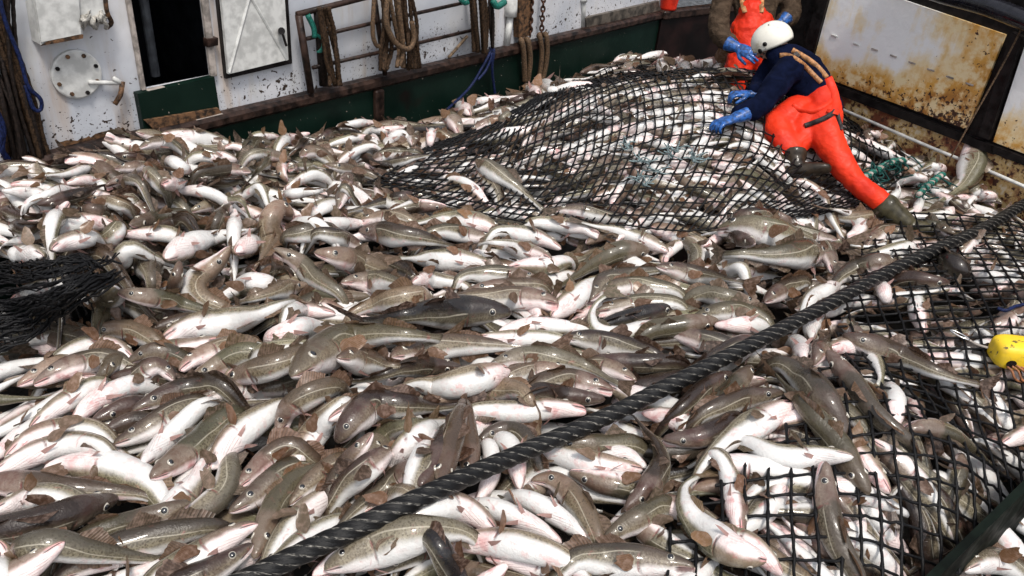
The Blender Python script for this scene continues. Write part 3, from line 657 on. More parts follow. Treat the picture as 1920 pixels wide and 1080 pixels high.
# ---------------------------------------------------------------- the traced catch: one line per cod, head to tail
TR = '''@0,220,3.4286
Su1 740,330 880,320 1000,330
Su2w1.5 900,200 1000,160 1130,170
Tu3w1.2 740,240 860,260 970,280
Tu3w1.1 90,710 200,710 320,690
Tu3w1.2 0,600 200,640 420,600
bu1 620,300 480,350 380,370 250,370 100,350
bu1w1.1 20,470 150,480 270,500
bu1w1.2 70,430 220,430 350,470
bu1w1.4 420,430 530,400 670,420
Bu1 510,470 360,490 150,545
Tu3w1.3 240,560 420,520 560,480 690,420
su2w1.3 680,440 780,400 910,410
su1w1.2 930,340 1000,390 1070,480
Bu1w1.2 1225,360 1150,310 1080,270
bu1w1.1 1520,290 1380,260 1240,240
Tu2w1.3 1600,340 1450,330 1240,350
Tu3w1.2 1230,410 1400,420 1560,400
Su2w1.3 1040,430 1140,420 1250,400
Bu1w1.3 1110,480 1250,470 1400,500
Su1w1.2 540,540 680,540 810,570
Su3 940,620 880,560 830,480
su1w1.7 850,470 980,490 1090,540 1190,580
su1 1210,610 1350,560 1560,520
Tu2w1.1 500,590 620,600 750,640
Tu3 980,720 1100,690 1210,640
Tu2w1.2 840,690 1000,650 1190,610
bu1w1.3 330,850 450,790 620,770
bu1 280,890 120,880 -40,880
Su2w1.2 600,870 680,800 770,700
Tu2w1.3 1480,570 1400,640 1370,720
bu1w1.3 1560,570 1640,610 1720,650
Bu1 1510,600 1510,700 1500,760
@400,200,3.4286
Su1w1.3 640,110 750,90 870,110
Bu1 1040,110 920,110 790,120
Bu1w1.3 540,140 480,110 430,100
bu1w1.4 430,200 380,160 300,170 240,210
bu1w1.3 60,270 120,245 190,260
Tu2w1.5 380,240 300,220 180,280
Tu3w1.4 600,210 560,260 480,310
bu1w1.4 510,170 450,220 400,270
Tu3 640,240 780,160 940,150
bu1w1.2 1220,130 1100,150 980,150
su1 1590,200 1560,120 1480,40 1340,0
Su2w1.4 1280,250 1310,170 1370,100
bu1w1.2 1040,200 900,200 720,250
Bu1w1.5 1110,250 1170,180 1240,170
Su1 1570,270 1510,210 1440,160
Bu1w1.2 1390,270 1400,190 1420,140
Su2 1640,170 1740,110 1830,80
su1w1.4 1820,140 1860,80 1900,40
su1w1.6 560,320 660,280 770,370
Su1 500,340 380,310 220,300
bu1w1.2 150,360 80,320 0,310
Su2w1.3 240,420 120,400 -60,410
Tu2w1.4 360,340 300,400 200,510
Su1w1.5 480,490 440,430 440,370
bu1w1.3 790,375 900,290 1050,240
Su2w1.3 980,370 1100,310 1200,290 1340,290
Su3 1040,410 1200,350 1350,320 1470,310
Su1 480,400 600,380 740,400
su1 720,370 880,410 1060,450
Tu2w1.3 820,460 950,480 1080,510
bu1w1.3 120,600 220,550 310,500
bu1w1.2 450,540 560,470 650,430 735,460
Bu1 450,570 600,550 770,530
bu1w1.2 580,720 680,650 800,610
Su1w1.3 800,650 830,560 850,500
Bu1 450,810 560,760 700,750
Bu1w1.2 995,750 850,760 720,760 600,760
@800,100,3
su1w1.2 1080,100 1180,60 1290,70
bu1w1.2 640,235 550,190 450,220
Bu1 650,180 700,210 760,190
Tu3w1.4 440,280 600,250 760,230
Tu3 350,320 450,290 580,320
bu1w1.2 250,350 190,300 200,220
Bu1w1.2 410,250 320,270 240,290
bu1 1320,30 1330,80 1340,150
bu1 1420,30 1450,70 1500,130
bu1w1.3 1610,15 1610,70 1560,120
Su3w1.2 1655,75 1650,120 1700,160
@0,360,3
Su2w1.3 1040,80 900,70 800,30 740,-10
bu1 390,60 330,130 280,190
bu1w1.2 660,195 560,170 450,170 330,200 150,260 0,300
bu2w1.2 680,240 800,230 880,235 960,220
Bu1w1.3 1325,340 1420,290 1500,220
Bu1w1.4 930,375 1060,300 1200,260 1340,230 1490,205
Tu1 1650,130 1570,90 1510,180 1530,280 1480,370 1400,450
Tu3 480,240 430,310 370,400
Tu2 340,440 420,390 500,370 600,350
Su2w1.3 1920,240 1780,220 1600,250
bu2w1.4 690,430 690,350 720,290
Tu2w1.3 1010,390 990,500 960,620
Tu2w1.4 650,540 590,640 540,790
Tu2w1.2 800,340 850,460 850,600 800,780
Tu3 1320,490 1450,450 1630,420
bd1w1.3 1540,525 1420,520 1320,560 1200,620
su1w1.1 1290,310 1230,400 1130,470 1090,540 1150,620 1300,660
su1 1540,320 1680,390 1780,490 1930,570
Tu3 850,775 960,740 1100,720
su1 660,560 800,590 950,610 1100,650 1260,700
su1 1730,520 1600,550 1450,590 1290,640
bu2w1.3 915,825 1080,760 1250,740 1420,700 1560,640 1700,590
bu2 1885,685 1780,670 1680,660 1600,680
bu1 60,610 180,560 350,500
su1 480,800 620,770 760,780 900,850
bu1w1.2 750,950 660,880 540,850 430,890 300,950
bu1w1.2 1245,825 1120,860 1000,890 880,900
Bu1w1.2 1500,840 1650,780 1780,770 1960,790
Su1w1.6 1010,1000 1100,930 1230,890 1330,850
su2 720,960 800,910 900,880
Su1 100,1090 250,1010 350,960
Su2w1.2 190,1080 350,1000 500,950 680,950
Tu3 620,1050 750,1030 880,1010
Tu2w1.1 540,1060 600,1010 620,950
Su2w1.4 980,1060 920,990 860,960
bu1 1270,1040 1400,950 1550,890 1760,850
su1 1050,1070 1180,1010 1290,940 1410,880
su1 1240,1080 1400,1020 1600,960 1760,870
@640,300,3
Su1 1900,290 1750,230 1600,190 1470,200
Tu2 1475,240 1350,150 1200,80 1050,25
bd1 612,75 500,60 400,60 280,100
bd1w1.2 845,275 760,190 690,130 600,95
Su2 745,40 820,110 880,190 885,290
Su1w1.2 760,10 900,90 1040,200 1190,330
su3 430,195 300,220 150,260 0,300
Su1 100,350 250,320 400,340
Sd2w1.2 590,265 450,260 350,280 270,300
Su3w1.1 1180,285 1350,285 1500,320 1640,330
bu1 1450,410 1300,370 1180,360 1060,340
Su2 880,450 750,430 600,400 485,400
bu1w1.1 915,425 780,350 600,330 420,355 270,365
bu1 1235,500 1100,430 980,410 850,395
bu1w1.1 1840,515 1700,450 1550,400 1420,370 1280,325
bd1w1.1 940,605 1060,590 1170,600 1280,560
su2w1.2 100,400 250,410 450,440 600,480 710,520
bu1 1180,560 1050,520 900,470 790,470 700,520
bu1w1.2 850,595 680,570 450,560 230,540
Su3w1.3 160,525 80,480 0,440 -150,400
Tu3 150,540 280,580 400,640 440,690
su1 -150,520 0,550 150,590 270,640 400,700
Su1 0,690 120,680 280,690 480,750
bu2 400,690 500,670 620,690 720,700
Su1 1130,680 950,650 800,640 650,660
Su2 700,740 850,725 1000,720 1130,700
Su1w1.2 515,790 400,775 250,800 100,840 20,890
bu1w1.2 1180,880 1300,790 1400,700 1520,640 1640,620
Tu2w1.2 1730,510 1600,510 1450,560 1320,650 1190,740
Su2w1.2 1400,790 1500,690 1650,640 1800,620 1960,620
Su2 1420,760 1550,720 1700,710 1920,740
Su2w1.2 1220,810 1100,780 900,780 700,780 560,805
Su2 1440,850 1600,820 1750,800 1920,800
Tu4 1880,820 1700,870 1550,910 1450,940
Tu4w1.2 955,860 800,850 600,860 400,870 200,900 0,910
bd1w1.2 885,970 1000,940 1150,940 1400,960
bd1 1850,920 1700,960 1560,990 1440,950 1410,870 1450,790 1560,720
bu1 750,1000 900,1010 1100,1005 1260,1010
Su3 1240,1000 1400,1010 1600,1050 1800,1100
@0,0,1
su2w1.3 548,705 600,665 660,635 760,628 870,645
Su2 735,670 840,650 950,650 1070,660
@1280,300,3
su1w1.2 1930,200 1860,180 1780,130 1710,100
bu1 1760,230 1690,210 1600,200
bu1w1.2 1500,60 1400,30 1300,50
Su2 1450,-100 1560,-60 1700,-130
bu1 1700,40 1600,20 1500,-20
bu1w1.2 740,210 710,250 730,300
Tu2 1150,350 1120,300 1090,250
bu1 620,110 700,130 780,200
Su3w1.1 255,345 350,310 490,310
su2w1.3 490,290 560,330 620,390
Tu3 400,470 300,440 200,470 130,540
bu1w1.1 930,450 1000,400 990,340 900,290 790,270
Su2w1.3 1030,490 1150,400 1300,440 1380,480
su1 1540,420 1430,380 1330,365
Su1w1.1 200,390 350,375 500,405 700,440 880,465 1030,510
bu1 1400,480 1250,500 1050,540
su1 -60,430 20,450 80,520 60,610
su2w1.5 790,520 640,530 480,540 320,530 150,545
bu1 120,600 230,630 350,600
Su2 -150,600 0,630 150,660 300,680 390,700
Su2 850,630 830,560 800,470
su2w1.3 1200,570 1050,590 900,650 840,720
Su2 1540,560 1600,480 1690,400
Tu4w1.2 1620,680 1540,600 1440,540 1380,560
Tu3w1.2 1500,690 1380,680 1250,660 1130,700
su2w1.2 460,800 560,730 700,670
bu1 885,700 780,740 700,800
Bu1w1.2 1150,800 1120,730 1060,690
su1 430,800 300,790 150,750 80,740
Su2w1.1 60,885 200,850 350,850 500,910
Tu2 200,905 100,910 -50,940 -200,950
Bu1 180,930 300,930 430,930
@0,720,3
bu1w1.3 170,250 260,170 400,80 560,-20
Bu1 410,230 500,120 620,50 760,-10
Tu3w1.2 520,210 620,160 740,110
Su3 1115,95 1200,50 1350,10
su3w1.2 745,150 880,90 1050,30 1250,-20
Tu3 520,300 650,240 790,190
bu1w1.2 30,420 130,320 280,260 420,250 560,255
Su3w1.4 640,340 760,290 850,240 1000,150 1120,90
bd1w1.6 250,490 400,450 600,480 780,530 900,620
bu2w1.1 -60,520 120,430 300,350 450,330 600,350
Bu1w1.1 800,450 920,340 1040,210 1120,130 1180,90
bu1w1.5 1180,480 1300,320 1450,200 1600,100
su1w1.3 850,530 980,440 1120,340 1200,230 1330,130
su2 -150,560 100,560 350,600 600,610 880,630
Tu4 600,760 400,800 150,850 -50,830
bu1 -60,720 120,650 260,620 430,650
Tu3w1.2 660,640 450,710 250,780 0,820 -200,850
su1 1560,290 1610,160 1700,70 1900,0
bu1w1.3 1600,500 1680,400 1760,280 1850,180 1960,80
su2w1.4 1330,590 1420,500 1520,410 1640,330
bu1w1.1 1180,450 1100,560 1040,650 950,800
su1w1.1 950,810 1100,730 1230,640 1290,540 1290,400
su2w1.5 1065,665 900,740 720,810 520,850 370,960
Su2 1290,720 1400,660 1500,580 1650,470
Tu2 1430,980 1500,800 1560,650 1660,530 1830,450
su1w1.2 1630,680 1750,560 1930,420
bu2w1.2 1450,790 1330,830 1180,930 1000,1020 860,1090
su2w1.1 300,1100 550,970 800,880 1000,830 1240,785
bu1w1.6 1910,570 1800,650 1680,760 1580,900 1520,1010
su1 60,980 180,920 300,890
bu1w1.3 360,890 250,970 120,1060 0,1130
bu1 -20,880 30,950 20,1060
bu1w1.2 1450,1100 1620,960 1800,830 1960,760
su3w1.5 1420,900 1270,1010 1100,1090 950,1160
Bu1 1760,1080 1900,1000 2050,930
@640,660,2.572
Tu3 1210,30 1350,50 1500,55 1660,50
Su1 1420,140 1330,90 1220,60
Su2 -20,30 100,40 220,70 370,75
Tu3 580,75 450,70 300,80 150,130 0,150
Su2 1090,75 900,100 780,130
su1w1.1 720,65 870,30 1020,30 1180,70 1300,140 1400,175
Su2 1310,185 1150,140 1040,135 930,160
Tu3 1270,230 1150,220 1050,210 920,175
su1 440,240 600,200 750,175 900,190
bu1w1.3 800,85 650,130 480,170 330,160 170,210
bu1 -60,330 60,270 200,225 400,205
su3w1.2 -20,430 60,330 150,260 300,260 480,270 700,235
bu1w1.2 1175,275 1000,270 850,290 720,280 600,275
bu1 1450,295 1560,310 1680,340
Su2 150,390 90,470 20,560 -40,640
su1 140,490 220,400 330,350 480,325
bu1 200,600 310,450 400,380 540,330
Su3 240,470 160,530 60,610 -20,680
Su3 480,395 430,470 380,560
Tu3 380,650 440,540 510,420 570,310
su2w1.2 650,450 740,380 820,380 900,420
Tu2w1.2 620,640 620,500 600,380 590,240
Tu2w1.2 480,650 500,520 540,400 580,250
Su2w1.2 430,515 300,600 200,680 80,760 -40,880
su2w1.4 1000,450 1120,440 1250,460 1430,440
Bu1 1470,560 1420,520 1340,480
bu1 1450,565 1300,550 1150,520 1000,480
Sd2w1.2 1100,580 1200,610 1300,640 1420,640
Bu1w1.2 860,660 850,580 830,480 800,420
Bu1w1.3 650,730 710,640 730,560 720,440
su1 920,620 1010,600 1100,680 1180,790 1245,905
Bu1w1.2 1180,900 1120,850 1060,800 960,740 850,690
Bu1w1.5 1060,920 950,850 830,790 720,750 650,740
Tu2w1.3 1370,760 1460,680 1540,560 1530,460 1460,370 1370,260
su2w1.2 1262,915 1350,850 1450,800 1570,720
Su1 90,790 200,730 340,680
bu1w1.1 750,880 650,770 530,730 380,770 230,830 60,900
Tu3w1.2 160,1070 280,1000 380,950
Bu1 790,1040 740,1070 700,1100
Su1 700,980 880,1000 1000,1030 1120,1070
bu1 500,930 680,910 850,930 1000,970 1150,1040
Su1w1.4 -80,1050 100,960 280,890 450,860 640,875
Su2w1.4 1700,1040 1500,1010 1300,1000 1110,990
Tu4 640,1300 540,1080 440,880
@1280,600,2.25
Su2 -80,40 50,80 200,110
Su3 360,90 250,110 130,180 0,260
Bu1 545,85 540,40 560,-10
Bu1 510,175 500,120 480,80
Tu2 550,190 590,110 620,50 600,-20
Tu3w1.3 -80,500 60,500 150,460 230,400
Tu3w1.2 205,225 120,270 40,340 -60,420
Tu2 290,200 240,260 180,320 100,380
bu1 625,115 720,120 800,170 835,250 795,345
su2w1.5 690,500 620,370 520,260 400,160
bu1 870,730 820,660 750,560
Tu2 785,735 700,600 610,470 480,330 340,170
Tu2 610,130 690,230 770,350 850,440 975,510
su2w1.1 675,65 800,110 950,170 1120,240 1330,290
su2 425,308 320,320 200,350 60,405
bu1w1.3 450,350 350,410 230,480 130,560 60,640
bu2w1.4 240,905 220,760 200,650 150,540
bu1w1.2 718,578 600,570 470,580 350,560 260,490
Tu2w0.9 605,600 600,740 630,900 680,1000 745,1075
bu1 1340,530 1420,490 1480,460
bu1w1.2 415,1075 330,980 260,920
bd1w1.2 350,1010 230,980 100,900 20,800 5,710 60,660 130,640
Su2 1190,1060 1300,1010 1450,1070
@1620,200,5.4
bu1w1.3 760,350 710,430 690,520
su1 820,470 700,560 540,660
Su2 1180,680 1060,740 900,800
bu1 1080,745 1170,715 1270,700
Su2 320,290 280,380 220,440
Tu2 420,470 440,350 430,240
Tu2 20,330 90,200 130,30
bu1 640,755 560,700 490,690
bu1 70,250 150,310 210,410
su1 960,570 860,520 760,500
bu1w1.3 1340,920 1240,880 1080,930
Su2 1230,800 1130,850 1040,910
bu1 1620,740 1520,720 1400,680'''
cods = []; OWN = np.full(HG.shape, -1)
def lay(pts, phi, side, tone, wf, seed, cap=0.085, sink=.72):
    pts = np.array(pts, float); pp = smooth_path(pts, 30)
    P = np.array([on_surf(x, y) for x, y in pp]); L = np.linalg.norm(np.diff(P, axis=0), axis=1).sum()
    Lmin = (.60 - .10 * float(np.clip((470 - pts[:, 1].mean()) / 130, 0, 1))) + .16 * np.random.default_rng(seed).random(); ext = 0
    R = .0725 * max(L, Lmin) * min(wf, 1.3)
    for it in range(3):
        T = unit(np.gradient(P, axis=0)); Nl = unit(np.stack([-T[:, 1], T[:, 0], np.zeros(len(P))], 1)); s = []
        for q in (-.8, -.4, 0, .4, .8):
            X = P[:, :2] + Nl[:, :2] * q * R; i, j = gi(X[:, 0], X[:, 1]); s.append(HG[i, j])
        s = np.sort(np.array(s), 0); prof = np.interp(np.linspace(0, 1, len(P)), [0, .08, .35, .6, .9, 1], [.25, .6, 1, .75, .28, .15])
        z = s[2:4].mean(0) + R * prof * sink + .022 * np.linspace(0, 1, len(P)) ** 3
        z = np.minimum(z, hs(P[:, 0], P[:, 1]) + cap + R * (1 - prof) * .95); z = np.maximum(z, hs(P[:, 0], P[:, 1]) - .05)
        zp = np.pad(z, 5, 'edge'); ker = np.exp(-.5 * (np.arange(-5, 6) / 2.6) ** 2); ker /= ker.sum(); z = np.convolve(zp, ker, 'valid')
        P = np.array([at_z(x, y, zz) for (x, y), zz in zip(pp, z)])
    P = keep_in(P, .07)
    L = np.linalg.norm(np.diff(P, axis=0), axis=1).sum()
    if L < Lmin:
        d = unit((P[-1] - P[-6]) * [1, 1, 0]); n = 8; e = (Lmin - L)
        P = np.vstack([P, P[-1] + d * (np.arange(1, n + 1) / n * e)[:, None] - Z3 * ((np.arange(1, n + 1) / n) ** .8 * .30 * min(1, e / .1))[:, None]]); ext = e; P = keep_in(P, .05)
    P = resample(P, 40); kz = np.exp(-.5 * (np.arange(-5, 6) / 2.4) ** 2); kz /= kz.sum()
    if ext: P = np.stack([np.convolve(np.r_[2*P[0, k]-P[5:0:-1, k], P[:, k], 2*P[-1, k]-P[-2:-7:-1, k]], kz, 'valid') for k in range(3)], 1)
    wf2 = float(np.clip(wf * L / max(L, Lmin), .90, 1.24)); wf2 = min(wf2, .115 / (.098 * max(L, Lmin)) * (1.15 if wf >= 1.4 else 1))
    far = float(np.clip((470 - pts[:, 1].mean()) / 130, 0, 1)); wf2 *= 1 - .20 * far
    c = Cod(P, phi, side, tone, wf2, seed); c.px = pts; c.code = (phi, side, tone)
    c.raster(HG, OWN, len(cods)); cods.append(c); return c
ox = oy = 0.; sc = 1.; PH = {'B': 178, 'b': 130, 'S': 80, 's': 54, 'T': 20}
for ln in TR.split('\n'):
    if not ln.strip(): continue
    if ln[0] == '@': ox, oy, sc = (float(q) for q in ln[1:].split(',')); continue
    h, *ps = ln.split(); wfac = float(h[4:]) if len(h) > 3 else 1.0
    pts = [(ox + float(a) / sc, oy + float(b) / sc) for a, b in (q.split(',') for q in ps)]
    lay(pts, PH[h[0]], 1 if h[1] == 'u' else -1, int(h[2]), wfac, 1000 + len(cods))
    cods[-1].kind = h[0]

# ---------------------------------------------------------------- ship: deck, deckhouse side, stern panels
def wbox(mb, a0, a1, z0, z1, off, th, bev=0.0):
    """slab on the deckhouse side: along a0..a1, height z0..z1, back face at off, th thick towards the pile"""
    mb.box(wp((a0+a1)/2, (z0+z1)/2, off + th/2), [WD, Z3, WN], [abs(a1-a0)/2, abs(z1-z0)/2, th/2], bev)
def pbox(mb, quad, plane, off, th):
    """prism over a 4-corner outline (pixels TL TR BR BL) on a side plane"""
    n = WN if plane is wallpt else N2
    Q = [plane(x, y, off) for x, y in quad]; V = Q + [q - n * th for q in Q]
    mb.add(V, [(3,2,1,0),(4,5,6,7),(0,1,5,4),(1,2,6,5),(2,3,7,6),(3,0,4,7)])
mb = MB(); mb.add([(-14,-8,0),(14,-8,0),(14,22,0),(-14,22,0)], [(0,1,2,3)]); tag(mb.build('deck', M['deck']), kind='structure')
mb = MB(); mb.add([(-900,-900,-1.6),(900,-900,-1.6),(900,900,-1.6),(-900,900,-1.6)], [(0,1,2,3)])
tag(mb.build('sea', simple('grey_sea', (0.03, 0.045, 0.05), 0.2, 0.2, .4, 0.6, 0.3)), kind='structure')
WO = -0.07                                                    # deckhouse plating stands behind the coaming rail
aL, zD = wa(wallpt(266, 167, WO)); aR, _ = wa(wallpt(395, 142, WO)); aE, _ = wa(wallpt(1232, 22, WO)); zT = 2.62
ws = thing('deckhouse_wall', wp(aL, 0), 'white painted steel deckhouse wall with black chips and rust behind the green coaming', 'wall')
def sub(mbx, name, mat, par, smooth=False): return mbx.build(name, mat, par, smooth=smooth, loc=par.location)
mb = MB(); wbox(mb, -5.0, aL, 0.1, 3.6, WO - .02, .02); wbox(mb, aR, aE, .1, 3.6, WO - .02, .02); wbox(mb, aL, aR, .1, zD, WO - .02, .02); wbox(mb, aL, aR, zT, 3.6, WO - .02, .02)
sub(mb, 'wall_plating', M['wall'], ws)
mb = MB(); wbox(mb, aL - .012, aL + .012, zD, zT, WO, .03, .004); wbox(mb, aR - .012, aR + .03, zD, zT, WO, .03, .004)
wbox(mb, aL + .012, aR - .012, zD - .022, zD, WO, .045, .004); sub(mb, 'door_frame', M['grey'], ws)
# dark room behind the doorway
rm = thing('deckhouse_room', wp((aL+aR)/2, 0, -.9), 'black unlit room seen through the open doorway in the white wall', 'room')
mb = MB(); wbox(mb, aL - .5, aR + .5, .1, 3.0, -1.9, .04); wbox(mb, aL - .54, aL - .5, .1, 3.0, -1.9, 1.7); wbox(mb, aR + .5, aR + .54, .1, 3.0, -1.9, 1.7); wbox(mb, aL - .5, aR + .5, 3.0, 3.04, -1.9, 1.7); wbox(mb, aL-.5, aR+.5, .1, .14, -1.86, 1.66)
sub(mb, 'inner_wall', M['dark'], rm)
g = MB(); a1, z1 = wa(wallpt(292, 142, -.5)); g.tube([wp(a1, z1, -.5), wp(a1, 2.9, -.5)], .028, 10); wbox(g, a1 - .3, a1, 1.75, 1.79, -.55, .04)
sub(g, 'stanchion', simple('dull_grey_pipe', (.05, .055, .065), .5), rm)
# closed hatch door with stiffening ribs
hd = thing('hatch_door', wallpt(470, 120, WO), 'white steel door with a raised triangle rib and black gasket beside the doorway', 'door')
mb = MB(); pbox(mb, [(402,-60),(536,-70),(548,119),(424,148)], wallpt, WO + .03, .028); sub(mb, 'gasket_frame', M['black'], hd)
mb = MB(); pbox(mb, [(410,-60),(530,-68),(541,112),(429,139)], wallpt, WO + .055, .024); sub(mb, 'door_leaf', M['whitepaint'], hd)
for seg in [((468,-6),(430,136)), ((470,-6),(538,112))]:
    mb = MB(); mb.tube([wallpt(*seg[0], WO + .055), wallpt(*seg[1], WO + .055)], .010, 6); sub(mb, 'rib', M['whitepaint'], hd)
mb = MB(); mb.tube([wallpt(528,58,WO+.055), wallpt(528,58,WO+.10)], .022, 10); mb.tube([wallpt(528,58,WO+.095), wallpt(537,86,WO+.095)], .008, 8); sub(mb, 'door_handle', M['black'], hd)
for y in (80, -40):
    mb = MB(); pbox(mb, [(389,y-6),(409,y-9),(409,y+5),(390,y+9)], wallpt, WO + .05, .048); sub(mb, 'hinge', M['rail'], hd)
# green sill under the doorway
sl_ = thing('door_sill', wallpt(335, 230, WO), 'dark green steel sill with a rust stained step under the doorway', 'sill')
mb = MB(); pbox(mb, [(258,176),(402,144),(413,214),(272,252)], wallpt, WO + .05, .048); sub(mb, 'sill_plate', M['green'], sl_)
mb = MB(); pbox(mb, [(272,226),(410,203),(420,218),(298,252)], wallpt, WO + .075, .022); sub(mb, 'rusty_step', M['rustspot'], sl_)
mb = MB(); pbox(mb, [(296,244),(418,213),(421,217),(300,249)], wallpt, WO + .085, .02); sub(mb, 'step_edge', M['grey'], sl_)
# coaming and its rail
co = thing('green_coaming', wp(0, 0), 'dark green steel coaming with a brown rusty rail along the deckhouse side', 'coaming')
aC, _ = wa(wallpt(1240, 20, 0))
mb = MB(); wbox(mb, -5, aC, 0.0, RAILZ - .045, -.05, .05); sub(mb, 'coaming_plate', M['green'], co)
mb = MB(); wbox(mb, -5, aC + .02, RAILZ - .042, RAILZ + .035, -.068, .105, .02); sub(mb, 'top_rail', M['rail'], co)
ar_, _ = wa(wallpt(706, 190, 0)); mb = MB(); wbox(mb, ar_ - .04, ar_ + .04, 0, RAILZ - .045, 0, .05, .012); sub(mb, 'stiffener', M['rail'], co)
# bulwark that closes the far end
c0 = wp(aC, 0); c1 = at_z(1350, 15, RAILZ) * [1, 1, 0]; bd = unit(c1 - c0); bn = np.array([bd[1], -bd[0], 0]); bn = bn if bn @ -c0 > 0 else -bn
bw = thing('far_bulwark', c0, 'dark brown and green bulwark closing the pen behind the standing worker', 'bulwark')
Lb = 5.0
mb = MB(); mb.box(c0 + bd*Lb/2 + Z3*(RAILZ-.045)/2, [bd, bn, Z3], [Lb/2, .025, (RAILZ-.045)/2]); sub(mb, 'bulwark_plate', simple('red_brown_plate', (.012,.0045,.004), .5, .5, 2.5, .3), bw)
mb = MB(); mb.box(c0 + bd*Lb/2 + Z3*RAILZ, [bd, bn, Z3], [Lb/2, .06, .045], .015); sub(mb, 'bulwark_rail', M['rail'], bw)
mb = MB(); mb.box(c0 + bd*(Lb/2) - bn*.5 + Z3*2.1, [bd, bn, Z3], [Lb/2, .03, 1.2]); sub(mb, 'upper_plate', M['black'], bw)
# stern side: black framework with rusty white panels
st = thing('panelled_side', pt2(1700, 150), 'black steel framework holding the rusty white panels on the stern side', 'wall')
mb = MB(); p0 = pt2(1512, 133, -.02); p0[2] = 0
mb.box(p0 + D2 * 1.9 + Z3 * 1.15, [D2, N2, Z3], [2.7, .02, 1.15]); sub(mb, 'backing_plate', M['black'], st)
mb = MB(); pbox(mb, [(1570,172),(1930,315),(1930,460),(1560,250)], pt2, .012, .010)
o = sub(mb, 'lower_strip', M['rustdark'], st)
mb = MB(); pbox(mb, [(1508,137),(1862,274),(1862,290),(1500,150)], pt2, .05, .05); sub(mb, 'lower_bar', M['black'], st)
mb = MB(); pbox(mb, [(1858,272),(2120,372),(2120,388),(1858,286)], pt2, .05, .05); sub(mb, 'lower_bar', M['black'], st)
mb = MB(); pbox(mb, [(1896,60),(1916,70),(1853,262),(1834,254)], pt2, .055, .055); sub(mb, 'upright', M['black'], st)
mb = MB(); pbox(mb, [(1550,-60),(1568,-60),(1516,134),(1494,128)], pt2, .05, .05); sub(mb, 'upright', M['black'], st)
def panel(quad, label):
    t = bpy.data.objects.new('panel', None); link(t, st); t.location = Vector(pt2(*quad[3], 0)) - st.location; t['label'] = label
    n = 12; TL, TR, BR, BL = [pt2(x, y, .022) for x, y in quad]; V = []; uv = []
    for i in range(n + 1):
        for j in range(n + 1):
            u, v = i / n, j / n; V.append((BL*(1-u)+BR*u)*(1-v) + (TL*(1-u)+TR*u)*v); uv.append((u, v))
    Fc = [(i*(n+1)+j, (i+1)*(n+1)+j, (i+1)*(n+1)+j+1, i*(n+1)+j+1) for i in range(n) for j in range(n)]
    b = MB(); b.add(V, Fc, uv); k = len(b.v); b.add([q - N2*.02 for q in (TL,TR,BR,BL)] + [TL,TR,BR,BL], [(0,1,5,4),(1,2,6,5),(2,3,7,6),(3,0,4,7)], [(0,1),(1,1),(1,0),(0,0)]*2)
    b.build('panel_sheet', M['rustpanel'], t, loc=pt2(*quad[3], 0)); return t
p1 = panel([(1565,-44),(1885,65),(1813,243),(1512,133)], 'large rust streaked white panel with a row of small slots behind the bent worker')
p2 = panel([(1922,84),(2160,170),(2110,360),(1862,266)], 'rust streaked white panel cut by the right edge of the photo')
for k, (x, y) in enumerate([(1564,67),(1605,83),(1640,93),(1675,105),(1710,118),(1745,131),(1781,145),(1818,158)]):
    mb = MB(); c = pt2(x, y, .027); a = unit(pt2(x+12, y+4, .027) - c); mb.box(c, [a, N2, unit(np.cross(a, N2))], [.028, .004, .006], .002); mb.build('slot', M['grey'] if k > 1 else M['whitepaint'], p1, loc=pt2(1512, 133, 0))
pr = thing('white_pipe_rail', pt2(1744,276,.06), 'thin white pipe running low along the rusty side behind the worker', 'pipe')
mb = MB(); mb.tube([pt2(1530,184,.05), pt2(1744,276,.05), pt2(1857,322,.05), pt2(2000,384,.05)], .012, 10); sub(mb, 'pipe', M['whitepaint'], pr, True)
for x, y in ((1640, 232), (1846, 318)):
    mb = MB(); c = pt2(x, y, .02); mb.box(c, [D2, N2, Z3], [.012, .03, .02], .003); sub(mb, 'bracket', M['rail'], pr)
bp = MB(); bp.tube(smooth_path([pt2(1660,-50,.12), pt2(1760,-14,.12), pt2(1860,14,.12), pt2(1990,66,.12)], 20), .062, 20); o = bp.build('black_hydraulic_pipe', simple('glossy_black_pipe', (.012,.012,.016), .2, .3, 12, .3, .004, coat=.5), smooth=True)
tag(o, 'thick glossy black pipe along the top of the rusty panels', 'pipe')
# near steel corner at the lower right
q0, q1 = at_z(1952, 880, .62), at_z(1728, 1100, .50); ed = unit(q1 - q0); en = np.array([ed[1], -ed[0], 0])
mb = MB(); V = []
for q in (q0 - ed * .8, q1 + ed * .5):
    for s_ in (.015, -.015): V += [q + en*s_, (q + en*s_) * [1,1,0]]
mb.add(V, [(0,2,3,1),(4,5,7,6),(0,4,6,2),(0,1,5,4),(2,6,7,3)])
o = mb.build('near_bulkhead', simple('black_green_steel', (.004,.007,.005), .6, .5, 6, .3, spec=.08)); tag(o, 'dark green steel plate closing the pen at the lower right corner', 'bulkhead')

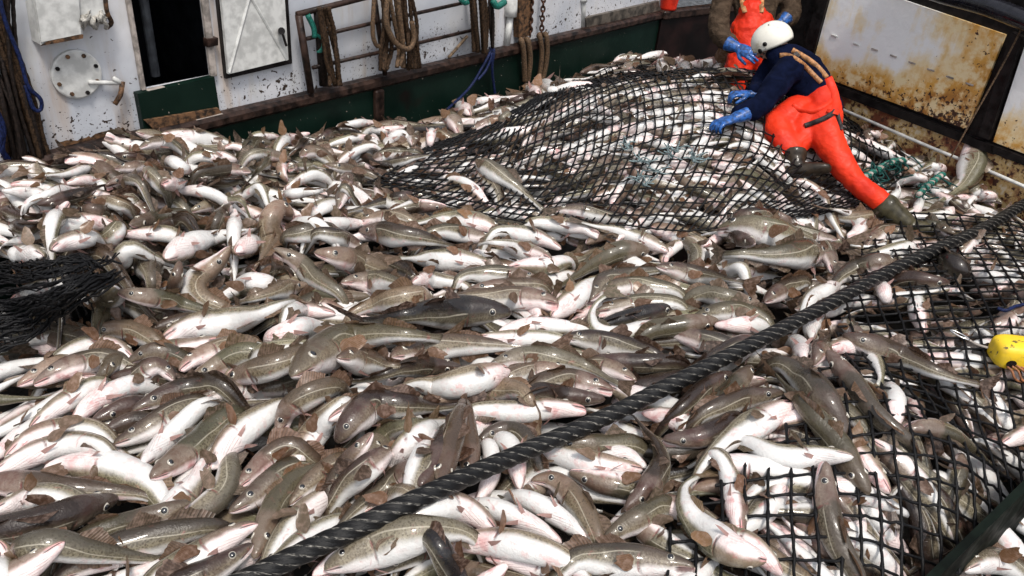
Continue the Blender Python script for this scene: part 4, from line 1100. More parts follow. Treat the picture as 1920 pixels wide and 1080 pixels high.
# ---------------------------------------------------------------- fittings on the deckhouse wall
def fit(name, px, label, cat, group=None): return thing(name, wallpt(px[0], px[1], WO), label, cat, group)
t = fit('junction_box', (110, 70), 'square white steel junction box with rust along its lower edge', 'box')
mb = MB(); pbox(mb, [(58,-30),(148,-44),(155,68),(76,84)], wallpt, WO + .10, .098); sub(mb, 'box_body', M['whitepaint'], t)
mb = MB(); pbox(mb, [(62,-30),(145,-42),(152,64),(78,79)], wallpt, WO + .115, .013); sub(mb, 'lid', M['whitepaint'], t)
mb = MB(); pbox(mb, [(92,78),(156,65),(156,72),(78,86)], wallpt, WO + .118, .012); sub(mb, 'rust_lip', M['rustspot'], t)
t = fit('wrapped_lamp_box', (175, 20), 'white box wrapped in torn plastic beside the junction box', 'box')
mb = MB(); pbox(mb, [(150,-40),(192,-44),(198,26),(152,34)], wallpt, WO + .10, .098); sub(mb, 'box_body', M['whitepaint'], t)
r_ = np.random.default_rng(2); V = []; n = 16
for i in range(n + 1):
    for j in range(7):
        c = wallpt(150 + 50*i/n, 22 + 5*j + 6*math.sin(i*.9), WO + .08 + .05*math.sin(j/6*math.pi)); V.append(c + r_.normal(0, .006, 3))
mb = MB(); mb.add(V, [(i*7+j, (i+1)*7+j, (i+1)*7+j+1, i*7+j+1) for i in range(n) for j in range(6)]); sub(mb, 'torn_plastic', simple('torn_plastic_film', (.42,.40,.36), .3, .3, 60, .8), t, True)
o = MB(); o.tube(smooth_path([wallpt(196,-20,WO+.10), wallpt(200,20,WO+.10), wallpt(209,42,WO+.07), wallpt(200,52,WO+.03)], 14), .012, 8); tag(o.build('rusty_hook', M['rustspot'], smooth=True), 'short rusty hook hanging beside the wrapped box', 'hook')
t = fit('blanking_flange', (141,138), 'round white bolted flange plate on the wall left of the doorway', 'flange')
c = wallpt(141,138,WO); mb = MB(); mb.tube([c, c + WN*.022, c + WN*.026], [.128,.128,.120], 32); sub(mb, 'flange_plate', M['whitepaint'], t)
for k in range(8):
    a = k * math.pi/4 + .3; q = c + WD*math.cos(a)*.105 + Z3*math.sin(a)*.105 + WN*.024; b = MB(); b.tube([q, q + WN*.012], .011, 6); sub(b, 'bolt', M['rustspot'] if k % 3 else M['black'], t)
t = fit('dog_lever', (200,165), 'bent rusty lever pointing down beside the round flange', 'lever')
mb = MB(); mb.tube([wallpt(166,154,WO+.03), wallpt(230,156,WO+.04)], .012, 8); mb.tube([wallpt(212,146,WO+.045), wallpt(231,158,WO+.045)], .012, 8); sub(mb, 'lever_arm', M['whitepaint'], t, True)
mb = MB(); mb.tube([wallpt(230,153,WO+.05), wallpt(226,178,WO+.05), wallpt(215,196,WO+.05)], .014, 8); sub(mb, 'lever_grip', M['rustspot'], t, True)
r_ = np.random.default_rng(9)
def blotch(name, quad, mat, label, n=22):
    """flat patch with a ragged outline"""
    TL, TR, BR, BL = [np.array(q, float) for q in quad]; P = []
    for A, B in ((TL,TR),(TR,BR),(BR,BL),(BL,TL)):
        for k in range(n): P.append(A + (B-A)*k/n + r_.normal(0, 2.0, 2))
    V = [wallpt(x, y, WO + .004) for x, y in P]; mb = MB(); mb.add(V, [tuple(range(len(V)))[::-1]]); return mb
tag(blotch('rust_patch', [(112,266),(234,240),(244,262),(100,300)], M['rustspot'], '').build('rust_patch', M['rustspot']), 'ragged brown rust patch low on the white wall left of the doorway', 'rust patch')
# hanging rope bundles
def strands(name, specs, label, cat='rope', group=None, par=None):
    """specs: list of (pixel path, off, radius, material, n strands, spread px); each strand is a part"""
    base = None; t = None
    for path, off, rad, mat, n, spread in specs:
        for k in range(n):
            pts = []
            dx = r_.normal(0, spread); 
            for q, (x, y) in enumerate(path): pts.append(wallpt(x + dx + r_.normal(0, spread*.35 + .6), y + r_.normal(0, 1.5), WO + max(rad, off + r_.normal(0, .018))))
            if t is None: t = thing(name, pts[-1], label, cat, group)
            P = smooth_path(pts, 44)
            V, Fc, uv = tube_arrays(P, rad * (1 + .12*np.sin(np.arange(44)*2.2 + k)), 7, True); mb = MB(); mb.add(V, Fc, uv); sub(mb, 'strand', M[mat], t, True)
    return t
strands('rope_bundle', [([(-25,-60),(5,60),(45,180),(85,300)], .06, .013, 'brownrope', 9, 9), ([(-40,-20),(-5,120),(20,220),(40,306)], .07, .013, 'darkrope', 7, 9),
    ([(-35,60),(-10,180),(8,250),(16,300)], .05, .013, 'brownrope', 5, 6), ([(-5,-40),(10,90),(30,200),(60,300)], .09, .010, 'darkrope', 5, 14)], 'thick bundle of brown and black ropes hanging at the far left of the white wall')
mb = MB(); mb.tube(smooth_path([wallpt(-6,-30,WO+.12), wallpt(10,40,WO+.12), wallpt(38,110,WO+.12), wallpt(52,160,WO+.12), wallpt(76,186,WO+.12), wallpt(76,206,WO+.11), wallpt(62,202,WO+.11), wallpt(48,160,WO+.10)], 60), .010, 8)
tag(mb.build('navy_rope', M['blue'], smooth=True), 'navy blue rope looped over the bundle at the far left', 'rope')
mb = MB(); mb.tube(smooth_path([wallpt(-8,205,WO+.12), wallpt(6,240,WO+.12), wallpt(4,280,WO+.12), wallpt(16,300,WO+.10)], 30), .014, 8); mb.tube(smooth_path([wallpt(-14,215,WO+.12), wallpt(2,250,WO+.13), wallpt(-2,275,WO+.12)], 30), .014, 8)
tag(mb.build('bright_blue_rope', M['blue'], smooth=True), 'short blue rope end low in the bundle at the left edge', 'rope')
# pipe rack with three rails
rk = fit('pipe_rack', (700,90), 'brown rusty pipe rack with three rails standing against the white wall', 'rack')
def pipe(path, r, mat='rail', par=rk, name='rail_pipe', off=.10, n=8):
    mb = MB(); mb.tube([wallpt(x, y, WO + off) for x, y in path], r, n); sub(mb, name, M[mat], par, True)
pipe([(557,27),(650,4),(760,-24)], .020); pipe([(574,73),(700,43),(880,3)], .014); pipe([(586,127),(720,96),(888,56)], .014)
pipe([(560,28),(583,173)], .024, name='post'); pipe([(883,-40),(897,96)], .02, name='post'); pipe([(700,-20),(722,140)], .018, name='post')
pipe([(596,20),(607,160)], .030, mat='darkrope', name='upright_pipe')
# ropes hung on the rack
strands('rope_coil', [([(597,14),(606,70),(614,120),(622,160)], .17, .014, 'brownrope', 3, 4), ([(611,12),(620,60),(628,110),(634,160)], .18, .014, 'brownrope', 3, 4)], 'brown rope looped over the left end of the pipe rack')
strands('rope_coil', [([(724,-30),(728,40),(728,90),(722,132)], .20, .015, 'brownrope', 6, 8), ([(752,-30),(762,40),(768,80),(772,128)], .20, .014, 'brownrope', 8, 10), ([(742,-30),(748,30),(756,90),(752,125)], .23, .015, 'tanrope', 4, 8)], 'big bunch of brown ropes hanging from the middle of the pipe rack')
mb = MB(); mb.tube(smooth_path([wallpt(727,-10,.17), wallpt(724,40,.18), wallpt(740,78,.19), wallpt(764,92,.19), wallpt(776,74,.18), wallpt(772,40,.17)], 50), .019, 10)
tag(mb.build('tan_rope_loop', M['tanrope'], smooth=True), 'thick tan rope loop in front of the bunch on the rack', 'rope')
mb = MB(); mb.tube(smooth_path([wallpt(702,-12,.12), wallpt(699,60,.13), wallpt(707,86,.13), wallpt(717,78,.13), wallpt(720,30,.12), wallpt(720,-12,.12)], 50), .015, 10)
tag(mb.build('small_rope_loop', M['tanrope'], smooth=True), 'narrow tan rope loop hanging left of the big bunch', 'rope')
strands('rope_hank', [([(884,-30),(888,30),(892,95)], .14, .015, 'brownrope', 5, 3), ([(905,-30),(908,40),(910,98)], .15, .014, 'brownrope', 6, 5), ([(920,-30),(921,30),(922,90)], .14, .012, 'darkrope', 3, 3)], 'straight hank of dark brown ropes at the right end of the pipe rack')
mb = MB(); mb.tube(smooth_path([wallpt(577,28,.05), wallpt(588,52,.06), wallpt(590,70,.06)], 14), .018, 8)
for k in range(4): mb.tube(smooth_path([wallpt(588,60,.06), wallpt(602+k*2,70+4*k,.07), wallpt(603,88+3*k,.07), wallpt(594,98,.06)], 16), .004, 5)
tag(mb.build('teal_twine', M['teal'], smooth=True), 'teal twine tied round the left post of the pipe rack', 'twine')
mb = MB(); mb.tube(smooth_path([wallpt(862,-2,.05), wallpt(872,6,.06), wallpt(880,2,.06)], 10), .018, 8); tag(mb.build('teal_knot', M['teal'], smooth=True), 'small teal knot at the upper middle of the pipe rack', 'twine')
mb = MB(); mb.tube(smooth_path([wallpt(923,0,.08), wallpt(932,12,.10), wallpt(946,4,.08)], 10), .026, 8); tag(mb.build('teal_bundle', M['teal'], smooth=True), 'teal twine bundle beside the white pipe at the top edge', 'twine')
mb = MB(); mb.tube([wallpt(841,108,-.03), wallpt(876,68,-.05)], .012, 7); tag(mb.build('wooden_stick', M['wood'], smooth=True), 'short wooden stick leaning on the wall under the rack', 'stick')
# white pipe, dark column, chains
t = fit('white_standpipe', (955,80), 'white painted standpipe with a collar left of the chains', 'pipe')
mb = MB(); mb.tube([wallpt(950,86,-.04), wallpt(957,28,-.04)], .028, 12); sub(mb, 'pipe', M['whitepaint'], t, True)
mb = MB(); mb.tube([wallpt(957,30,-.04), wallpt(958,16,-.04), wallpt(959,-30,-.04)], [.055,.055,.050], 14); sub(mb, 'collar', M['whitepaint'], t, True)
mb = MB(); pbox(mb, [(972,-40),(1000,-46),(996,66),(974,72)], wallpt, WO + .07, .066); tag(mb.build('rust_column', M['rustspot']), 'narrow dark rusty column on the wall behind the chains', 'column')
def chain(x0, y0, x1, y1, label, n=11):
    t = thing('chain', wallpt(x1, y1, .0), label, 'chain', 'rusty chains hanging by the standpipe')
    for k in range(n):
        f0 = k / n; c = wallpt(x0 + (x1-x0)*(f0+.5/n), y0 + (y1-y0)*(f0+.5/n), .0); d = unit(wallpt(x0,y0,.0) - wallpt(x1,y1,.0)); Lk = np.linalg.norm(wallpt(x0,y0,.0) - wallpt(x1,y1,.0)) / n * .64
        sx_ = unit(WD + WN * (1 if k % 2 else -.9)); a = np.linspace(0, 2*math.pi, 15)[:-1]
        P = [c + d * math.sin(q) * Lk + sx_ * math.cos(q) * Lk * .62 for q in a]; P.append(P[0]); P.append(P[1])
        V, Fc, uv = tube_arrays(np.array(P), .0085, 6, False); mb = MB(); mb.add(V, Fc, uv); sub(mb, 'link', M['chain'], t, True)
chain(998,-25,994,68,'rusty chain hanging closest to the white standpipe'); chain(1021,-32,1015,66,'rusty chain hanging to the right of its twin, above the brown straps')
mb = MB(); mb.tube([wallpt(1095,-20,-.06), wallpt(1093,50,-.06)], .022, 12); mb.tube([wallpt(1094,-6,-.06), wallpt(1094,3,-.06)], .036, 12); tag(mb.build('thin_white_pipe', M['whitepaint'], smooth=True), 'thin white upright pipe on the wall right of the chains', 'pipe')
mb = MB(); pbox(mb, [(1100,40),(1185,14),(1240,4),(1240,22),(1100,52)][:0] or [(1098,34),(1236,2),(1238,20),(1100,51)], wallpt, -.03, .09); tag(mb.build('grey_ledge_box', simple('brown_grey_ledge', (.09,.075,.06), .5, .4, 14, .4)), 'brown grey ledge on top of the coaming where the white wall ends', 'ledge')
# straps over the rail
def overrail(name, pxs, rad, mat, label, cat='rope', n=2, grp=None):
    t = None
    for k, path in enumerate(pxs):
        P = smooth_path([wallpt(x, y, o_) for x, y, o_ in path], 40)
        if t is None: t = thing(name, P[-1], label, cat, grp)
        V, Fc, uv = tube_arrays(P, rad, 8, True); mb = MB(); mb.add(V, Fc, uv); sub(mb, 'strand', M[mat], t, True)
    return t
overrail('rope_strap', [[(976,78,.0),(978,76,.06),(982,100,.065),(984,152,.05)], [(984,76,.0),(990,76,.06),(994,110,.065),(990,152,.05)]], .024, 'tanrope', 'doubled brown rope strap hanging over the rail, the left one of two', grp='brown straps over the rail')
overrail('rope_strap', [[(1010,68,.0),(1012,67,.06),(1016,100,.065),(1012,140,.055),(1006,160,.05)], [(1018,66,.0),(1024,66,.06),(1026,100,.065),(1020,140,.055),(1010,162,.05)]], .022, 'tanrope', 'doubled brown rope strap hanging over the rail, the right one of two', grp='brown straps over the rail')
overrail('blue_lashing', [[(918,90,.0),(920,96,.06),(905,125,.07),(880,165,.07),(838,206,.12)], [(922,92,.0),(924,98,.07),(912,130,.08),(896,150,.08)], [(926,92,.0),(926,100,.06),(923,130,.06),(928,176,.07)], [(919,92,.0),(921,100,.07),(922,120,.08),(924,150,.07)]], .011, 'blue', 'navy blue lashing tied over the rail and running down to the fish', 'lashing')
# red bucket on the far rail
bc = c0 + bd * .12 + Z3 * (RAILZ + .045) - bn*.02; mb = MB(); mb.tube([bc, bc + Z3*.02, bc + Z3*.26, bc + Z3*.28], [.085,.088,.11,.115], 20); tag(mb.build('red_bucket', M['red'], smooth=True), 'red plastic bucket standing on the far corner of the rail', 'bucket')

# ---------------------------------------------------------------- nets
def coons(T, B, L, R, nu, nv):
    """pixel boundary curves -> grid of pixels. T,B run left to right; L,R run top to bottom"""
    T, B = resample(smooth_path(T, 60), nu), resample(smooth_path(B, 60), nu); L, R = resample(smooth_path(L, 60), nv), resample(smooth_path(R, 60), nv)
    u = np.linspace(0, 1, nu)[None, :, None]; v = np.linspace(0, 1, nv)[:, None, None]
    return (1-v)*T[None] + v*B[None] + (1-u)*L[:, None] + u*R[:, None] - ((1-u)*(1-v)*T[0] + u*(1-v)*T[-1] + (1-u)*v*B[0] + u*v*B[-1])
NZ = np.maximum(blur(dil(HG_FILL, 3), 7), blur(dil(HG_FILL, 1), 3) - .004) + .008
def worldpath(px):
    return [on_surf(x, y)[:2] for x, y in px]
def net(name, T, B, L, R, cu, cv, rad, label, seed, wob=.003, poly=None):
    r = np.random.default_rng(seed); G = coons([tuple(p) for p in worldpath(T)], [tuple(p) for p in worldpath(B)], [tuple(p) for p in worldpath(L)], [tuple(p) for p in worldpath(R)], cu*4+1, cv*4+1)
    nzx = sum(np.outer(np.sin(np.arange(cv*4+1)*f + a), np.cos(np.arange(cu*4+1)*g + b)) for f, g, a, b in [(.21,.13,1,2),(.11,.31,3,1),(.37,.23,0,4)])
    G[..., 0] += nzx * wob * 1.4; G[..., 1] += nzx.T[:G.shape[0], :G.shape[1]] * wob if nzx.T.shape == nzx.shape else np.roll(nzx, 5, 1) * wob
    i, j = gi(G[..., 0], G[..., 1]); Z = np.maximum(NZ[i, j], HS[i, j] - .03); Pn = np.dstack([G, Z])
    mb = MB(); kn = lambda n: rad * (1 + .55 * (np.arange(n) % 4 == 0))
    def run(P):
        rr = kn(len(P))
        if poly is None: sel = [(0, len(P))]
        else:
            x, y = px_of(P); m = inpoly(x, y, poly); sel = []; s0 = None
            for q in range(len(P) + 1):
                if q < len(P) and m[q]: s0 = q if s0 is None else s0
                elif s0 is not None: sel.append((s0, q)); s0 = None
        for s_, e_ in sel:
            if e_ - s_ >= 3: V, Fc, uv = tube_arrays(P[s_:e_], rr[s_:e_], 5, False); mb.add(V, Fc, uv)
    for a in range(0, cv*4+1, 4):
        run(keep_in(Pn[a] + r.normal(0, .0007, Pn[a].shape), .03)[(int(.30 * cu) * 4 if poly is None and (a // 4) % 2 else 0):])
    for a in range(0, cu*4+1, 4):
        run(keep_in(Pn[:, a] + r.normal(0, .0007, Pn[:, a].shape) + Z3*.004, .03))
    o = mb.build(name, M['net'], smooth=True); return tag(o, label, 'net')
net('cod_end_net', [(820,275),(900,240),(1000,190),(1130,130),(1300,100),(1560,95)], [(690,345),(780,372),(900,400),(1010,418),(1160,425),(1320,432),(1440,418),(1530,408)],
    [(820,275),(770,300),(690,345)], [(1560,95),(1640,200),(1700,300),(1640,370),(1530,408)], 58, 30, .0052, 'black net bag mounded full of cod under the bent worker', 3)
net('cod_end_net', [(1300,372),(1620,395),(1960,432)], [(1250,1090),(1700,1150),(2300,1230)],
    [(1300,372),(1285,700),(1250,1090)], [(1960,432),(2110,760),(2300,1230)], 25, 34, .0058, 'black net bag full of cod beside the yellow float', 4, poly=NETB[:1] + [(1760,318),(1850,345)] + NETB[2:])
# gathered net on the left
def gathered():
    r = np.random.default_rng(6); mb = MB(); HB = blur(dil(HG, 1), 5)
    def th(px, rad):
        pp = smooth_path(px, 36); pp = pp + r.normal(0, .9, pp.shape) + np.stack([np.zeros(36), np.sin(np.arange(36)*r.uniform(.3,.9)+r.uniform(0,6))*r.uniform(1,5)], 1); P = []
        h = r.uniform(-.01, .018)
        for x, y in pp:
            p = on_surf(x, y, 0, 5); i, j = gi(p[0], p[1]); z = max(HB[i, j], HS[i, j]) + h; P.append(at_z(x, y, float(z)))
        V, Fc, uv = tube_arrays(keep_in(np.array(P), .03), rad, 5, False); mb.add(V, Fc, uv)
    for k in range(26):
        f = r.random(); th([(-60, 488 + 70*f), (60, 492 + 50*f), (150 + 20*f, 478 + 34*f), (r.uniform(130, 240), 505 - 30*f)], r.uniform(.003, .006))
    for k in range(46):
        f = r.random(); e = r.uniform(120, 246); th([(-60, 570 + 105*f), (40, 560 + 85*f), (110, 540 + 55*f), (e, 503 + (246 - e)*.14 + 18*f)], r.uniform(.003, .0065))
    for k in range(14):
        x = -30 + k*14; th([(x, 488 - x*.02), (x+16, 505), (x+22, 528)], .0035); th([(x-6, 572 - x*.25), (x+14, 600 - x*.25), (x+26, 640 - x*.35)], .0035)
    return tag(mb.build('gathered_net', M['net'], smooth=True), 'bunched up black netting lying across the fish at the left edge', 'net')
gathered()

# ---------------------------------------------------------------- hawser
HP = [(2010,340),(1940,372),(1850,425),(1700,492),(1600,545),(1450,625),(1300,700),(1150,775),(1000,840),(850,905),(700,975),(560,1040),(440,1098),(330,1150)]
hp = smooth_path(HP, 80); hz = []
HBB = blur(dil(HG, 2), 3)
for x, y in hp:
    p = on_surf(x, y, .08); i, j = gi(p[0], p[1]); hz.append(max(HBB[i, j], HS[i, j] + .01))
hz = np.array(hz); zp = np.pad(hz, 12, 'edge'); ker = np.exp(-.5*(np.arange(-12, 13)/4.5)**2); ker /= ker.sum(); hz = np.convolve(zp, ker, 'valid') + .040
P = resample(smooth_path(np.array([at_z(x, y, z) for (x, y), z in zip(hp[::4], hz[::4])]), 300), 620)
V, Fc, uv = tube_arrays(P, .035, 60, True, lobes=6, lobe_amp=.15, twist=TW if 'TW' in globals() else 2*math.pi/.36); mb = MB(); mb.add(V, Fc, uv)
tag(mb.build('hawser', M['hawser'], smooth=True), 'thick black twisted wire rope lying diagonally over the catch', 'rope')
HAWSER = P

# ---------------------------------------------------------------- small gear in the nets
def surf_tube(px, rad, dz, n=40, nn=8):
    pp = smooth_path(px, n); return np.array([(lambda p: at_z(x, y, max(float(hs(p[0], p[1])), float(HG[gi(p[0], p[1])])) + dz))(on_surf(x, y)) for x, y in pp])
def zblur(P, k=4):
    z = P[:, 2].copy(); zp = np.pad(z, 2*k, 'edge'); ker = np.exp(-.5*(np.arange(-2*k, 2*k+1)/k)**2); ker /= ker.sum(); P = P.copy(); P[:, 2] = np.convolve(zp, ker, 'valid'); return P
def seam(name, px, label, hang):
    t = None; P = zblur(surf_tube(px, .03, .05)); t = thing(name, P[0], label, 'rope', 'net seams wound with teal twine')
    V, Fc, uv = tube_arrays(P, .017*(1+.15*np.sin(np.arange(40)*1.3)), 10); mb = MB(); mb.add(V, Fc, uv); sub(mb, 'core_rope', M['grey'], t, True)
    a = np.arange(160)/160; c = resample(P, 160); T_, N_, B_ = frames(c); ph = a*2*math.pi*7
    mb = MB()
    for o_ in (0, .9, 1.8): V, Fc, uv = tube_arrays(c + .017*(np.cos(ph+o_)[:, None]*N_ + np.sin(ph+o_)[:, None]*B_), .0065, 6); mb.add(V, Fc, uv)
    sub(mb, 'teal_winding', M['teal'], t, True)
    r = np.random.default_rng(3); mb = MB()
    for k in range(hang):
        b = P[r.integers(8, 40)]; e = b + np.array([r.normal(0, .05), r.normal(-.06, .04), -.03 + r.normal(0, .02)]); m = (b+e)/2 + r.normal(0, .035, 3); V, Fc, uv = tube_arrays(smooth_path([b, m, e], 12), .005, 5); mb.add(V, Fc, uv)
    sub(mb, 'loose_mesh', simple('dark_teal_mesh', (.008,.05,.045), .6), t, True)
seam('net_seam', [(1620,334),(1645,318),(1672,304),(1698,300)], 'pale net seam wound with teal twine right of the orange leg', 34)
seam('net_seam', [(1722,366),(1738,350),(1752,338),(1768,326)], 'pale net seam wound with teal twine under the thin cord', 12)
def cord(name, P, rad, mat, label, cat='line'):
    V, Fc, uv = tube_arrays(P, rad, 7); mb = MB(); mb.add(V, Fc, uv); return tag(mb.build(name, M[mat], smooth=True), label, cat)
e0 = on_surf(1769, 326) + Z3*.08; cord('tan_line', smooth_path([pt2(1960,-40,.12), pt2(1896,92,.10), (pt2(1896,92,.10)*.35 + e0*.65), e0], 30), .006, 'tanrope', 'thin tan line running down the black upright to the teal seam')
r_ = np.random.default_rng(21)
mb = MB()
for (x, y, n) in [(1178,275,5),(1202,300,6),(1195,335,5),(1230,320,4),(1258,290,4),(1268,283,3),(1300,295,4),(1303,300,4),(1210,345,4)]:
    b = surf_tube([(x,y),(x+1,y+1)], 0, .02, 3)[0]
    for k in range(n + 3):
        d = r_.normal(0, 1, 3); d[2] = abs(d[2])*.35; d = unit(d); e = b + d*r_.uniform(.05,.11); m = (b+e)/2 + r_.normal(0,.012,3); V, Fc, uv = tube_arrays(smooth_path([b-d*.02, m, e], 10), .0042, 5); mb.add(V, Fc, uv)
tag(mb.build('mending_twine', M['greytwine'], smooth=True), 'tangle of grey green mending twine knotted on the net mound', 'twine')
P = surf_tube([(1870,578),(1886,582),(1905,574),(1935,568)], 0, .03, 20); cord('blue_twine', P, .009, 'blue', 'short piece of blue twine on the net above the yellow float', 'twine')
# snap hook
t = None; P = surf_tube([(1788,622),(1812,634)], 0, .035, 12); t = thing('snap_hook', P[0], 'small steel snap hook on the net left of the yellow float', 'hook')
mb = MB(); a = np.linspace(0, 2*math.pi, 25); ax_ = unit(P[-1]-P[0]); sd_ = unit(np.cross(ax_, Z3)); c = (P[0]+P[-1])/2; V, Fc, uv = tube_arrays(np.array([c + ax_*math.cos(q)*.045 + sd_*math.sin(q)*.014 for q in a]), .004, 6, False); mb.add(V, Fc, uv); sub(mb, 'hook_ring', simple('bright_steel', (.6,.6,.6), .2, .1, 10, 0, metal=1.0), t, True)
mb = MB(); P = surf_tube([(1808,632),(1830,645),(1852,652)], 0, .03, 20); V, Fc, uv = tube_arrays(P, .006, 6); mb.add(V, Fc, uv); sub(mb, 'lanyard', M['grey'], t, True)
# yellow float
fc_ = on_surf(1912, 662, .08); t = thing('yellow_float', fc_ - Z3*.1, 'yellow plastic net float with dark scuffs lying on the net at the right edge', 'float')
fx = unit(at_z(1960, 668, fc_[2]) - fc_); fy = unit(np.cross(Z3, fx)); fz = np.cross(fx, fy)
V = []; nu_, nv_ = 28, 20
for i in range(nu_ + 1):
    for j in range(nv_):
        a = i/nu_*math.pi - math.pi/2; b = j/nv_*2*math.pi; s3 = lambda q, e=.5: math.copysign(abs(q)**e, q)
        V.append(fc_ + fx*.125*s3(math.sin(a)) + fy*.076*s3(math.cos(a))*s3(math.cos(b)) + fz*.066*s3(math.cos(a))*s3(math.sin(b)))
mb = MB(); mb.add(V, [(i*nv_+j, i*nv_+(j+1)%nv_, (i+1)*nv_+(j+1)%nv_, (i+1)*nv_+j) for i in range(nu_) for j in range(nv_)]); sub(mb, 'float_body', M['float'], t, True)
mb = MB(); c = fc_ - fx*.06 - fy*.064 - fz*.02; mb.tube([c, c - fy*.012], .022, 14); sub(mb, 'rope_hole', M['darkrope'], t)
mb = MB(); rr_ = np.random.default_rng(8)
for k in range(5): mb.tube(smooth_path([c + rr_.normal(0,.01,3), c - fy*.03 + fx*.03*k - Z3*.02, c - fy*.05 + fx*(.02+.03*k) - Z3*.05, c - fy*.04 + fx*(.06+.03*k) - Z3*.07], 14), .0055, 6)
sub(mb, 'lashing', simple('orange_brown_cord', (.30,.12,.05), .7, .3, 80, .5), t, True)

# ---------------------------------------------------------------- cod standing on its tail against the panels
Pv = np.array([at_w(1822, 246, 5.58), at_w(1826, 275, 5.58), at_w(1826, 310, 5.52), at_w(1808, 345, 5.45), at_w(1770, 372, 5.35), at_w(1748, 392, 5.3)])
cv = Cod(resample(smooth_path(Pv, 40), 40), 62, -1, 1, 1.35, 77); cv.px = np.array([(1818,240),(1826,300),(1760,372)]); cv.kind = 'S'; cv.pink = .9; cv.stand = True; cods.append(cv)

# ---------------------------------------------------------------- build the cods and say which is which
LMK = [('the doorway',330,235),('the left rope bundle',55,310),('the gathered black net',150,560),('the pipe rack',700,190),('the navy blue lashing',890,200),
 ('the brown rope straps',1000,165),("the net mound's crest",1320,120),("the rear boot",1690,410),("the near glove",1350,250),
 ('the white pipe rail',1700,262),('the yellow float',1895,660),("the thick rope's upper end",1900,400),("the thick rope's middle",1180,760),
 ("the thick rope's lower end",520,1060),("the lower right steel plate",1840,1000),("the photo's lower left corner",0,1080),
 ("the photo's left edge",0,800),('the centre of the photo',960,540),("the net mound's foot",1150,425),("the photo's bottom edge",1150,1080),('the snap hook',1800,625)]
ORD = ['', 'second ', 'third ', 'fourth ', 'fifth ', 'sixth ', 'seventh ', 'eighth ', 'ninth ', 'tenth ', 'eleventh ', 'twelfth ', 'thirteenth ', 'fourteenth ', 'fifteenth ']
TONE = {1: 'pale olive', 2: 'olive brown', 3: 'dark brown', 4: 'blackish'}; POSE = {'B': 'belly up', 'b': 'white flank up', 'S': 'on its side', 's': 'on its side', 'T': 'back up'}
def look(c):
    p = np.array(c.px); d = p[0] - p[-1]; ch = np.linalg.norm(d); ln = np.linalg.norm(np.diff(p, axis=0), axis=1).sum()
    curl = 'curled' if ch < ln * .72 else 'bent' if ch < ln * .95 else 'straight'
    hd = ('head left' if d[0] < 0 else 'head right') if abs(d[0]) > abs(d[1]) * 1.1 else ('head away' if d[1] < 0 else 'head near')
    return curl, TONE[c.tone], POSE[c.kind], hd
for c in cods: c.look = look(c); c.mid = np.array(c.px).mean(0)
for c in cods:
    if getattr(c, 'stand', False): c.label = 'big cod standing upright with its head against the black upright of the rusty side'; continue
    best = None
    for nm, x, y in LMK:
        d = np.hypot(c.mid[0]-x, c.mid[1]-y); rk = sum(1 for o in cods if o is not c and o.look == c.look and np.hypot(o.mid[0]-x, o.mid[1]-y) < d)
        s = d * (1 + .35 * rk)
        if rk < 15 and (best is None or s < best[0]): best = (s, nm, rk)
    cu, to, po, hd = c.look
    c.label = f'{cu} {to} cod, {po}, {hd}, {ORD[best[2]]}nearest {best[1]}'
NB_ = 0
for c in cods:
    e = build_cod(c); e['label'] = c.label; e['group'] = 'cod lying loose on the catch'; NB_ += 1
if heap_l.V: tag(heap_l.build('cod_heap'), 'deeper layer of cod showing between the loose fish on top', 'fish', kind='stuff')
if heap_n.V: tag(heap_n.build('netted_cod_mass'), 'cod packed tight inside the two black net bags', 'fish', kind='stuff')
lab = [c.label for c in cods]; print('cods', lab[::23], len(cods), 'dup labels', len(lab) - len(set(lab)), 'maxwords', max(len(l.split()) for l in lab))

# ---------------------------------------------------------------- the two men
from mathutils.bvhtree import BVHTree
def J(px, py, w): return at_w(px, py, w)
def loft(mb, pts, rads, axis=None, n=20, seg=26, dome=True):
    """closed limb along joints; rads = r or (r_axis, r_other) at each joint; domed ends"""
    A = np.array([np.r_[p, (r if isinstance(r, tuple) else (r, r))] for p, r in zip(pts, rads)], float)
    A = smooth_path(A, seg) if len(A) > 2 else A[0] + (A[1]-A[0]) * np.linspace(0, 1, seg)[:, None]
    P, ra, rb = A[:, :3], A[:, 3], A[:, 4]
    T, N, B = frames(P)
    if axis is not None:
        ax = unit(np.asarray(axis, float)); N = unit(ax - T * (T @ ax)[:, None]); B = np.cross(T, N)
    if dome:
        k = 4; h = [(math.cos(a), math.sin(a)) for a in np.linspace(math.pi/2*.92, 0, k, endpoint=False)]
        P = np.vstack([[P[0] - T[0]*s*min(ra[0],rb[0]) for c, s in h], P, [P[-1] + T[-1]*s*min(ra[-1],rb[-1]) for c, s in h[::-1]]])
        ra = np.r_[[ra[0]*c for c, s in h], ra, [ra[-1]*c for c, s in h[::-1]]]; rb = np.r_[[rb[0]*c for c, s in h], rb, [rb[-1]*c for c, s in h[::-1]]]
        N = np.vstack([np.repeat(N[:1], k, 0), N, np.repeat(N[-1:], k, 0)]); B = np.vstack([np.repeat(B[:1], k, 0), B, np.repeat(B[-1:], k, 0)])
    a = np.linspace(0, 2*math.pi, n, endpoint=False); m = len(P)
    V = P[:, None] + ra[:, None, None]*np.cos(a)[None, :, None]*N[:, None] + rb[:, None, None]*np.sin(a)[None, :, None]*B[:, None]
    i = np.arange(m-1)[:, None]*n; j = np.arange(n)[None]; j2 = (j+1) % n
    Fc = np.stack([i+j, i+n+j, i+n+j2, i+j2], -1).reshape(-1, 4).tolist() + [list(range(n)), list(range((m-1)*n, m*n))[::-1]]
    mb.add(V.reshape(-1, 3), Fc)
